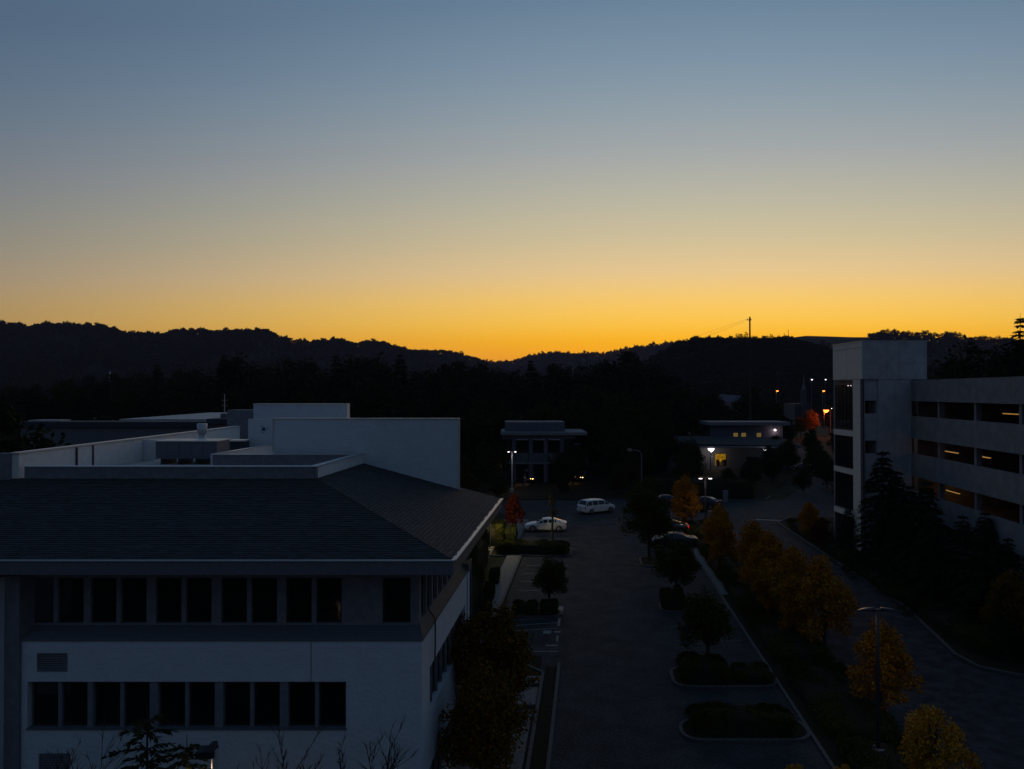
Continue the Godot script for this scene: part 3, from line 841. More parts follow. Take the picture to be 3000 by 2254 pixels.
	box_node(at(-46.2, 12.56, 75.2), at(-43.2, 12.68, 73.4), "roof_edge", M.membrane, lw)
	box_node(at(-36, 0.02, 91.9), at(-28.1, 12.19, 75.4), "rear_wall", M.trim, lw)
	var cb := thing("corner_roof_block", "dark roof block with pale edge in front of the plant room", "building", Vector3.ZERO)
	box_node(at(-26.8, 8, 69.5), at(-21.6, 12.55, 68), "wall", M.trim, cb)
	box_node(at(-26.9, 12.55, 72.2), at(-18.0, 13.0, 67.6), "roof_slab", M.slate, cb)
	box_node(at(-21.6, 12.2, 67.58), at(-18.0, 12.98, 67.4), "fascia", M.membrane, cb)
	var an := thing("roof_antenna", "thin antenna mast on a small base standing on the far roof", "antenna", at(-26.2, 13.0, 70.0))
	st = new_st(); tube(st, [Vector3(0, 0, 0), Vector3(0, 2.2, 0)], [0.05, 0.03], 6); done(st, "mast", M.metal_pale, an)
	box_node(Vector3(-0.3, 0, -0.2), Vector3(0.3, 0.4, 0.2), "base", M.metal_mid, an)
	for y in [1.1, 1.6]: box_node(Vector3(-0.25, y, -0.02), Vector3(0.25, y + 0.03, 0.02), "crossbar", M.metal_pale, an)

# ---------------------------------------------------------------- parking garage on the right
func ga(s: float, t: float, h: float) -> Vector3:
	# s metres along the facade away from the camera (0 at the stair tower), t metres out of the facade towards the street
	return Vector3(35.5 + 0.111 * s - t, h, -69.4 - s)

func ga_box(lo: Vector3, hi: Vector3, called: String, m: Material, parent: Node) -> MeshInstance3D:
	var st := new_st()
	var p := []
	for y in [lo.y, hi.y]:
		for q in [[lo.x, lo.z], [hi.x, lo.z], [hi.x, hi.z], [lo.x, hi.z]]:
			p.append(ga(q[0], q[1], y))
	hexa(st, p)
	return done(st, called, m, parent)

func build_garage() -> void:
	var g := thing("parking_garage", "five level concrete parking garage with open decks and a tall stair tower", "garage", Vector3.ZERO)
	var st: SurfaceTool
	var levels := [[14.57, 16.4], [11.27, 13.24], [7.97, 9.94], [4.67, 6.64], [1.37, 3.34]]
	for q in levels:
		# spandrel bands in precast panels
		for k in 5:
			var s0 := -30.6 + k * 6.12
			ga_box(Vector3(s0 + 0.012, q[0], -0.28), Vector3(s0 + 6.108, q[1], 0.0), "spandrel_panel", M.garage, g)
		ga_box(Vector3(-30.6, q[0] + 0.1, -26), Vector3(0, q[0] + 0.36, -0.3), "deck_slab", M.garage, g)
		ga_box(Vector3(-30.6, q[0] + 0.02, -0.85), Vector3(0, q[0] + 0.098, -0.3), "edge_beam", M.garage, g)
	for k in 6:
		ga_box(Vector3(-30.78 + k * 6.12, 0, -0.75), Vector3(-30.44 + k * 6.12, 14.6, -0.32), "column", M.garage, g)
		for t in [-9.0, -18.0]:
			ga_box(Vector3(-30.85 + k * 6.12, 0, t - 0.3), Vector3(-30.35 + k * 6.12, 14.6, t + 0.3), "inner_column", M.garage, g)
	ga_box(Vector3(-30.8, 0, -26.3), Vector3(0, 15.2, -26.0), "rear_wall", M.garage, g)
	ga_box(Vector3(-0.02, 0, -26.3), Vector3(0.28, 16.38, -1.2), "end_wall", M.garage, g)
	ga_box(Vector3(-31.0, 0, -26.3), Vector3(-30.75, 14.4, -1.2), "end_wall", M.garage, g)
	# sloping ramp slabs inside
	for h in [8.2, 11.5]:
		st = new_st()
		hexa(st, [ga(-29, -12.8, h), ga(-1, -12.8, h + 3.1), ga(-1, -17.6, h + 3.1), ga(-29, -17.6, h), ga(-29, -12.8, h + 0.25), ga(-1, -12.8, h + 3.35), ga(-1, -17.6, h + 3.35), ga(-29, -17.6, h + 0.25)])
		done(st, "ramp", M.garage, g)
	# lamps under the decks
	for q in [[11.27, -5.0, -1.9], [11.27, -9.6, -2.2], [14.57, -8.5, -5.0], [7.97, -5.2, -1.9], [7.97, -1.8, -4.0], [11.27, -19.0, -6.0], [7.97, -14.0, -6.0]]:
		var fx := ga_box(Vector3(q[1] - 1.2, q[0] - 0.90, q[2] - 0.08), Vector3(q[1] + 1.2, q[0] - 0.84, q[2] + 0.08), "deck_light", M.metal_pale, g)
		ga_box(Vector3(q[1] - 1.15, q[0] - 0.98, q[2] - 0.06), Vector3(q[1] + 1.15, q[0] - 0.902, q[2] + 0.06), "deck_light_tube", M.deck_tube, fx)
		for e in [-0.9, 0.9]:
			ga_box(Vector3(q[1] + e - 0.01, q[0] - 0.84, q[2] - 0.01), Vector3(q[1] + e + 0.01, q[0] + 0.1, q[2] + 0.01), "hanger", M.metal_dark, fx)
		omni(g, ga(q[1], q[2], q[0] - 1.08), Color(1.0, 0.7, 0.36), 0.11, 0.12)
	# stair tower
	var T := Vector3(0.111, 0, -1)
	var tw := tower_part(g)
	tw.set_meta("label", "tall stair tower with glazed left side")

func tower_part(g: Node3D) -> MeshInstance3D:
	# front faces the camera at depth 68; corner at x 31.07
	var st := new_st()
	box(st, at(31.07, 16.5, 74.2), at(36.75, 19.85, 68.0))
	var head := done(st, "tower_head", M.tower, g)
	for q in [[71.1, 74.15], [68.02, 71.06]]:
		box_node(at(31.0, 16.54, q[1]), at(31.066, 19.3, q[0]), "side_glow_panel", M.tower_lit, head)  # thin added panels, their pale colour carries the sunset glow
		box_node(at(31.0, 19.34, q[1]), at(31.066, 19.82, q[0]), "side_glow_panel", M.tower_lit, head)
	box_node(at(30.95, 19.85, 74.25), at(36.8, 19.92, 67.95), "coping", M.metal_pale, head)
	for x in [33.2, 34.3]:
		box_node(at(x, 16.55, 67.995), at(x + 0.02, 19.8, 67.985), "panel_joint", M.garage, head)
	box_node(at(33.9, 17.9, 67.994), at(36.7, 17.92, 67.986), "panel_joint", M.garage, head)
	# pier between the stair strip and the garage
	var pier := box_node(at(32.45, 0, 70.5), at(35.42, 16.5, 68.05), "tower_pier", M.tower, g)
	box_node(at(33.9, 0.2, 68.045), at(33.92, 16.4, 68.035), "panel_joint", M.garage, pier)
	# stair strip: recessed wall with three openings
	st = new_st()
	var hs := []
	for h in [13.45, 9.9, 6.35]: hs.append([0.22, h, 1.25, h + 1.15])
	wall(st, at(31.12, 0, 68.2), Vector3.RIGHT, Vector3.UP, Vector3.BACK, 1.33, 16.5, 0.3, hs)
	done(st, "stair_strip_wall", M.tower, g)
	box_node(at(31.45, 0.1, 69.9), at(32.4, 16.4, 69.8), "stair_dark_backing", M.interior, g)  # added dark backing that keeps the stair openings dark
	box_node(at(31.08, 0, 68.5), at(31.2, 16.5, 68.02), "corner_post", M.slate, g)
	# street side: solid pier and glazed stair bays
	var dir := Vector3(0, 0, -1)
	box_node(at(31.07, 0, 70.0), at(31.4, 16.5, 68.51), "street_side_pier", M.tower_lit, g)
	for q in [[0.4, 3.9], [4.5, 7.8], [8.3, 11.3], [11.9, 16.1]]:
		st = new_st()
		var holes := []
		for k in 5: holes.append([0.06 + k * 0.83, 0.06, 0.82 + k * 0.83, q[1] - q[0] - 0.06])
		wall(st, at(31.12, q[0], 70.02), dir, Vector3.UP, Vector3.LEFT, 4.2, q[1] - q[0], 0.1, holes)
		var bay := done(st, "stair_glazing", M.metal_dark, g)
		for k in 5:
			st = new_st()
			wall(st, at(31.16, q[0] + 0.05, 70.02 + 0.05 + k * 0.83), dir, Vector3.UP, Vector3.LEFT, 0.78, q[1] - q[0] - 0.1, 0.008)
			done(st, "pane", M.glass, bay)
	for h in [3.9, 7.8, 11.3]:
		box_node(at(31.06, h, 74.2), at(31.5, h + 0.5, 70.02), "spandrel", M.tower_lit, g)
		box_node(at(31.5, h, 74.1), at(35.3, h + 0.2, 70.6), "landing", M.garage, g)
	box_node(at(31.1, 0, 74.25), at(35.4, 16.5, 74.05), "tower_rear_wall", M.garage, g)
	box_node(at(35.0, 0, 74.05), at(35.4, 16.5, 70.5), "tower_inner_wall", M.garage, g)
	for z in [71.2, 72.6]:
		var fx := box_node(at(31.9, 16.0, z + 0.4), at(32.1, 16.1, z), "stair_light", M.metal_pale, g)
		box_node(at(31.88, 15.93, z + 0.38), at(32.12, 15.995, z + 0.02), "stair_light_lens", M.lamp_white, fx)
	omni(g, at(32.0, 15.7, 72.1), Color(1, 0.95, 0.9), 0.05, 0.1)
	return head

func omni(parent: Node, p: Vector3, c: Color, e: float, size: float) -> OmniLight3D:
	var l := OmniLight3D.new()
	l.light_color = c
	l.light_energy = e
	l.light_size = size
	l.omni_range = 60.0
	l.omni_attenuation = 2.0
	l.shadow_enabled = true
	l.name = "glow_light"
	parent.add_child(l, true)
	l.global_position = p
	return l

func spot(parent: Node, p: Vector3, to: Vector3, c: Color, e: float, angle: float, size: float = 0.12) -> SpotLight3D:
	var l := SpotLight3D.new()
	l.light_color = c
	l.light_energy = e
	l.light_size = size
	l.spot_range = 80.0
	l.spot_attenuation = 2.0
	l.spot_angle = angle
	l.shadow_enabled = true
	l.name = "beam_light"
	parent.add_child(l, true)
	l.look_at_from_position(p, to, Vector3.RIGHT if absf((to - p).normalized().y) > 0.99 else Vector3.UP)
	return l

# ---------------------------------------------------------------- buildings in the distance
func build_far_buildings() -> void:
	var R := Vector3.RIGHT
	var Z := Vector3.BACK
	var st: SurfaceTool
	var o := thing("columned_building", "two storey flat roofed building with tall piers beyond the parking lot", "building", Vector3.ZERO)
	box_node(at(-1.2, 8.6, 138), at(9.0, 10.2, 131), "roof_block", M.render_blue, o)
	box_node(at(-1.9, 8.1, 140), at(12.6, 8.6, 128.5), "roof_slab", M.stucco_grey, o)
	box_node(at(-1.6, 7.4, 139), at(10.6, 8.1, 129.4), "fascia", M.render_blue, o)
	for x in [0.0, 2.85, 5.35, 8.1]:
		box_node(at(x, 0.1, 130.3), at(x + 0.65, 7.4, 129.5), "pier", M.render_blue, o)
	for x in [0.7, 3.5, 6.1]:
		var w := 1.9
		box_node(at(x + 0.05, 3.5, 130.2), at(x + w + 0.2, 5.0, 130.0), "balcony_panel", M.render_blue, o)
		for k in 5: box_node(at(x + 0.1 + k * 0.42, 3.55, 129.98), at(x + 0.28 + k * 0.42, 4.95, 129.9), "slat", M.stucco_grey, o)
		window(o, at(x + 0.1, 5.1, 130.6), R, Z, w, 2.2, M.black)
		window(o, at(x + 0.1, 0.4, 130.6), R, Z, w, 2.8, M.black)
		box_node(at(x + 0.05, 7.25, 129.6), at(x + w + 0.1, 7.4, 129.2), "sunshade", M.membrane, o)
	box_node(at(-1.2, 3.2, 139), at(9.4, 3.5, 129.3), "floor_slab", M.stucco_grey, o)
	box_node(at(-1.0, 0.02, 138.6), at(10.2, 7.4, 132.5), "core", M.slate, o)
	box_node(at(8.8, 6.4, 130.6), at(11.5, 6.6, 129.6), "canopy", M.render_blue, o)

	o = thing("flat_roof_annex", "flat roofed building with three small lit windows on its upper floor", "building", Vector3.ZERO)
	st = new_st()
	wall(st, at(42.6, 3, 165), R, Vector3.UP, Z, 15.6, 5.2, 0.3, [[4.9, 2.35, 6.1, 3.6], [6.6, 2.35, 7.9, 3.6], [9.9, 2.35, 11.0, 3.6]])
	done(st, "wall", M.render_blue, o)
	box_node(at(41.8, 8.2, 172), at(59.4, 8.9, 163.8), "roof_slab", M.stucco_grey, o)
	box_node(at(42.6, 0.02, 171.6), at(58.2, 8.2, 166.2), "rear_block", M.slate, o)
	box_node(at(42.6, 0.02, 165.3), at(58.2, 3.0, 164.9), "base_wall", M.slate, o)
	for x in [4.9, 6.6, 9.9]:
		var f := window(o, at(42.6 + x, 5.35, 165.05), R, Z, 1.25 if x < 9 else 1.1, 1.25, M.black, 0.06)
		box_node(at(42.7 + x, 5.4, 165.6), at(43.75 + x, 6.5, 165.5), "lit_window_blind", M.window_warm, f)
		for k in 3: box_node(at(42.85 + x + k * 0.3, 5.4, 165.45), at(42.9 + x + k * 0.3, 6.5, 165.4), "blind_bar", M.black, f)
	omni(o, at(51, 6, 165.4), Color(1, 0.84, 0.55), 0.04, 0.2)
	var wl := box_node(at(56.2, 7.0, 164.8), at(56.5, 7.35, 164.4), "wall_light", M.lamp_white, o)
	omni(o, at(56.35, 6.8, 164.2), Color(1, 0.8, 0.8), 0.8, 0.1)

	o = thing("low_shop_building", "long low dark roofed building with a glowing yellow shop window", "building", Vector3.ZERO)
	st = new_st()
	hexa(st, [at(27, 4.6, 151), at(56, 4.4, 149), at(56, 5.4, 160), at(27, 5.0, 160), at(27, 5.2, 151), at(56, 4.9, 149), at(56, 5.9, 160), at(34, 6.2, 160)])
	done(st, "roof", M.shingle_plain, o)
	box_node(at(26.8, 4.5, 151.1), at(56.2, 4.75, 148.8), "gutter", M.trim, o)
	st = new_st()
	wall(st, at(28, 0.02, 151), R, Vector3.UP, Z, 27.5, 4.6, 0.3, [[11.9, 0.7, 14.3, 3.2], [18.0, 0.7, 20.5, 2.6], [3.0, 0.9, 5.0, 2.6]])
	done(st, "wall", M.slate, o)
	var sw := window(o, at(39.95, 0.75, 151.1), R, Z, 2.3, 2.4, M.black, 0.06)
	# lit shop window: sign band, left strip, shelf goods in front of the glow
	box_node(at(40.0, 2.0, 151.9), at(42.2, 3.1, 151.8), "lit_window_band", M.window_yellow, sw)
	box_node(at(40.0, 0.75, 151.9), at(40.3, 2.0, 151.8), "lit_window_strip", M.window_yellow, sw)
	for k in 6: box_node(at(40.45 + k * 0.28, 2.15, 151.7), at(40.55 + k * 0.28, 2.15 + 0.5 + 0.3 * (k % 3) / 2.0, 151.65), "display_bar", M.black, sw)
	box_node(at(41.0, 0.9, 151.7), at(41.7, 1.4, 151.6), "display_box", M.membrane, sw)
	omni(o, at(41.1, 1.8, 150.7), Color(1.0, 0.75, 0.2), 0.5, 0.3)
	for x in [31.0, 46.0]: window(o, at(x, 0.92, 151.1), R, Z, 1.96 if x < 40 else 2.4, 1.66, M.black)
	box_node(at(28, 0.02, 159), at(55.5, 4.6, 156), "rear_block", M.interior, o)
	st = new_st()
	hexa(st, [at(30.0, 0.1, 148.5), at(32.2, 0.1, 148.5), at(32.2, 0.1, 151), at(30.0, 0.1, 151), at(31.05, 4.2, 148.5), at(31.15, 4.2, 148.5), at(31.15, 4.2, 151), at(31.05, 4.2, 151)])
	done(st, "entrance_gable", M.stucco_grey, o)

	o = thing("pale_house", "small bluish pale house half hidden among trees below the hill", "house", Vector3.ZERO)
	box_node(at(96, 0.02, 356), at(104, 10.5, 350), "wall", M.stucco_grey, o)
	st = new_st()
	hexa(st, [at(95, 10.5, 357), at(105.5, 10.5, 357), at(105.5, 10.5, 349.5), at(95, 10.5, 349.5), at(95.6, 14.2, 353.6), at(105, 13.6, 353.6), at(105, 13.6, 353), at(95.6, 14.2, 353)])
	done(st, "roof", M.render_blue, o)
	window(o, at(98, 5, 349.9), R, Z, 1.6, 2.0, M.black)

	o = thing("church", "church with a slim pale steeple among dark trees on the right", "church", at(152, 0, 400))
	st = new_st()
	box(st, Vector3(-1.2, 0, -1.2), Vector3(1.2, 16.5, 1.2)); done(st, "tower", M.slate, o)
	st = new_st()
	lathe(st, Vector3(0, 16.5, 0), [Vector2(1.3, 0), Vector2(0.8, 1.6), Vector2(0.4, 3.0), Vector2(0.06, 8.6)], 8); done(st, "steeple", M.render_blue, o)
	box_node(Vector3(-4, 0, -18), Vector3(4, 9, -2), "nave", M.slate, o)

	o = thing("hillside_chapel", "tiny white tower on the wooded left hillside", "tower", at(-420, 31, 802))
	o.scale = Vector3.ONE * 0.45
	box_node(Vector3(-1.8, -12, -1.8), Vector3(1.8, 7.5, 1.8), "tower", M.white_paint, o)
	st = new_st(); lathe(st, Vector3(0, 7.5, 0), [Vector2(1.9, 0), Vector2(1.0, 2.2), Vector2(0.1, 6.0)], 8); done(st, "spire", M.white_paint, o)

	# houses showing between the trees
	for q in [[-26, 175, 8.5, 12, "wide slate roofed house behind the columned building, left one"], [-10, 188, 9.6, 9, "slate roofed house behind the columned building, right one"], [-36, 120, 9.0, 9, "low slate roof behind the tall screen wall"]]:
		o = thing("slate_roof_house", q[4], "house", at(q[0], 0, q[1]), 0.12, "houses between the far trees")
		box_node(Vector3(-q[3] * 0.5, 0.02, -4), Vector3(q[3] * 0.5, q[2] - 2.2, 4), "wall", M.render_blue, o)
		st = new_st()
		var hw: float = q[3] * 0.5 + 0.5
		hexa(st, [Vector3(-hw, q[2] - 2.2, -4.6), Vector3(hw, q[2] - 2.2, -4.6), Vector3(hw, q[2] - 2.2, 4.6), Vector3(-hw, q[2] - 2.2, 4.6), Vector3(-hw + 1.5, q[2], -0.1), Vector3(hw - 1.5, q[2], -0.1), Vector3(hw - 1.5, q[2], 0.1), Vector3(-hw + 1.5, q[2], 0.1)])
		done(st, "roof", M.slate, o)
		for x in [-0.25, 0.2]: window(o, Vector3(q[3] * x, 2.6, 4.06), R, Z, 1.2, 1.5, M.black)

# ---------------------------------------------------------------- lamps
func twin_lamp(label: String, p: Vector3, turn: float, pole_m: Material, e: float, drop: float) -> void:
	var o := thing("twin_lot_lamp", label, "lamp post", p, turn, "twin headed parking lot lamps")
	var st := new_st()
	lathe(st, Vector3.ZERO, [Vector2(0.3, 0), Vector2(0.3, 0.7), Vector2(0.26, 0.75), Vector2(0.0, 0.75)], 16); done(st, "footing", M.concrete, o)
	st = new_st()
	tube(st, [Vector3(0, 0.7, 0), Vector3(0, 6.3, 0), Vector3(0, 6.38, 0)], [0.085, 0.075, 0.04], 14); done(st, "pole", pole_m, o)
	box_node(Vector3(-0.22, 6.32, -0.05), Vector3(0.22, 6.40, 0.05), "bracket", M.metal_dark, o)
	for s in [-1, 1]:
		st = new_st()
		st.set_smooth_group(0)
		for k in 6:
			var x0: float = s * (0.14 + k * 0.11); var x1: float = s * (0.14 + (k + 1) * 0.11)
			var y0 := 6.46 - 0.10 * pow(k / 6.0, 2.0); var y1 := 6.46 - 0.10 * pow((k + 1) / 6.0, 2.0)
			var z0 := 0.17 * sin(PI * (0.2 + 0.72 * k / 6.0)); var z1 := 0.17 * sin(PI * (0.2 + 0.72 * (k + 1) / 6.0))
			hexa(st, [Vector3(x0, 6.36, -z0), Vector3(x1, 6.345, -z1), Vector3(x1, 6.345, z1), Vector3(x0, 6.36, z0), Vector3(x0, y0, -z0 * 0.7), Vector3(x1, y1, -z1 * 0.7), Vector3(x1, y1, z1 * 0.7), Vector3(x0, y0, z0 * 0.7)])
		var hd := done(st, "lamp_head", M.metal_dark, o)
		box_node(Vector3(s * 0.50 - 0.15, 6.343 - drop, -0.12 if drop > 0.01 else -0.07), Vector3(s * 0.50 + 0.15, 6.343, 0.12 if drop > 0.01 else 0.07), "lamp_lens", M.lamp_white, hd)
		var g := o.to_global(Vector3(s * 0.50, 6.335 - drop, 0))
		spot(hd, g, g - Vector3(0, 5, 0), Color(1.0, 0.93, 0.9), e, 78.0, 0.12 if drop > 0.01 else 0.03)

func street_lamp(label: String, p: Vector3, h: float, lens: Material, c: Color, e: float, arm: float, group: String, r: float = 0.35) -> void:
	var o := thing("street_lamp", label, "street lamp", p, 0.0, group)
	var st := new_st()
	tube(st, [Vector3(0, 0, 0), Vector3(0, h - 0.6, 0), Vector3(arm * 0.25, h - 0.12, 0), Vector3(arm, h, 0)], [0.12, 0.09, 0.07, 0.05], 8); done(st, "pole", M.metal_mid, o)
	st = new_st()
	box(st, Vector3(arm - r, h + 0.02, -r * 0.5), Vector3(arm + r, h + 0.16, r * 0.5))
	var hd := done(st, "lamp_head", M.metal_mid, o)
	st = new_st()
	lathe(st, Vector3(arm, h - r * 0.9, 0), [Vector2(0.0, 0), Vector2(r * 0.6, r * 0.15), Vector2(r * 0.95, r * 0.55), Vector2(r, r * 0.88)], 12); done(st, "lamp_bulb", lens, hd)
	if e > 0: omni(hd, p + Vector3(arm, h - r * 1.1, 0), c, e, 0.2)

func build_lamps() -> void:
	twin_lamp("pale twin headed lamp post standing in front of the columned building", at(0.0, 0, 116), 0.0, M.metal_pale, 3.0, 0.09)
	twin_lamp("lit twin headed dark lamp post among the orange trees, middle one of three", at(20.0, 0.1, 79.5), 0.0, M.metal_dark, 3.0, 0.07)
	twin_lamp("nearest tall twin headed dark lamp post beside the street at lower right", at(14.95, 0.1, 31.5), 0.0, M.metal_dark, 0.5, 0.004)

	# lamp with a dark box head in front of the office wall
	var o := thing("walkway_lamp", "pale post with dark box lamp head in front of the office wall", "lamp post", at(-7.55, 0.3, 19.6))
	var st := new_st()
	tube(st, [Vector3(0, 0, 0), Vector3(0, 6.0, 0)], [0.09, 0.085], 12); done(st, "pole", M.metal_pale, o)
	box_node(Vector3(-0.42, 5.86, -0.2), Vector3(0.02, 6.02, 0.2), "lamp_head", M.metal_dark, o)
	st = new_st(); hexa(st, [Vector3(-0.46, 5.84, -0.2), Vector3(0.02, 5.86, -0.2), Vector3(0.02, 5.86, 0.2), Vector3(-0.46, 5.84, 0.2), Vector3(-0.1, 6.16, -0.12), Vector3(0.02, 6.18, -0.12), Vector3(0.02, 6.18, 0.12), Vector3(-0.1, 6.16, 0.12)]); done(st, "lamp_hood", M.metal_dark, o)
	box_node(Vector3(-0.36, 5.826, -0.12), Vector3(-0.08, 5.836, 0.12), "lamp_lens", M.lamp_warm, o)
	var g := o.to_global(Vector3(-0.22, 5.76, 0))
	spot(o, g, g - Vector3(0, 5, 0), Color(1.0, 0.86, 0.66), 1.6, 80.0)

	# lamp on a post behind the red tree, lights the parked white hatchback
	street_lamp("short lamp post beside the court by the white hatchback", at(-2.2, 0.1, 75.6), 4.6, M.lamp_warm, Color(1.0, 0.9, 0.64), 15.0, 0.7, "walkway lamps", 0.2)
	street_lamp("unlit tall street light with a curved arm behind the parked van", at(18.7, 0, 111), 7.0, M.metal_pale, Color.WHITE, 0.0, -1.7, "street lights", 0.3)
	street_lamp("short pale lamp post left of the oncoming car headlights", at(2.1, 0, 125), 2.6, M.metal_pale, Color.WHITE, 0.0, 0.3, "walkway lamps", 0.2)
	street_lamp("round white lamp shining over the shop window", at(38.5, 0, 149), 4.4, M.lamp_white, Color(1, 0.93, 0.86), 6.0, 0.1, "bright white lamps", 0.62)
	street_lamp("white lamp at the dark right end of the shop building", at(48.6, 0, 148), 4.3, M.lamp_white, Color(0.93, 0.95, 1.0), 1.0, 0.1, "bright white lamps", 0.26)
	street_lamp("small white lamp by the dark trees right of the shop", at(60, 0, 168), 4.4, M.lamp_white, Color(0.93, 0.95, 1.0), 0.3, 0.1, "bright white lamps", 0.2)
	street_lamp("small white lamp over the back street", at(77.9, 0, 200), 2.6, M.lamp_white, Color(0.95, 0.95, 1.0), 0.3, 0.1, "bright white lamps", 0.28)
	street_lamp("big orange street lamp glowing in the trees beside the stair tower", at(104.0, 0, 256), 9.3, M.lamp_orange, Color(1.0, 0.40, 0.12), 60.0, 0.7, "orange street lamps", 0.9)
	for q in [[2162, 1182, 300, 0.35, "faint orange street lamp above the flat roofed annex"], [2274, 1145, 330, 0.5, "orange street lamp left of the steeple"], [2410, 1145, 330, 0.55, "orange street lamp right of the steeple"]]:
		var D: float = q[2]
		street_lamp(q[4], at((q[0] - 1500) * D / 2250.0, 0, D), EYE + (1148 - q[1]) * D / 2250.0, M.lamp_orange, Color(1.0, 0.5, 0.2), 3.0, 0.5, "orange street lamps", q[3])
	for q in [[2377, 1112, 430, 0.5, "left one of two white lamps over the steeple"], [2417, 1112, 430, 0.45, "right one of two white lamps over the steeple"], [2020, 1145, 380, 0.28, "tiny white lamp above the pale house"], [2819, 1088, 330, 0.4, "white lamp beyond the garage roof"], [2433, 1197, 264, 0.18, "tiny white lamp beside the big orange street lamp"], [1892, 1117, 420, 0.42, "white lamp low on the near hill"]]:
		var D: float = q[2]
		street_lamp(q[4], at((q[0] - 1500) * D / 2250.0, 0, D), EYE + (1148 - q[1]) * D / 2250.0, M.lamp_white, Color(0.9, 0.93, 1.0), 0.6, 0.4, "far white lamps", q[3])

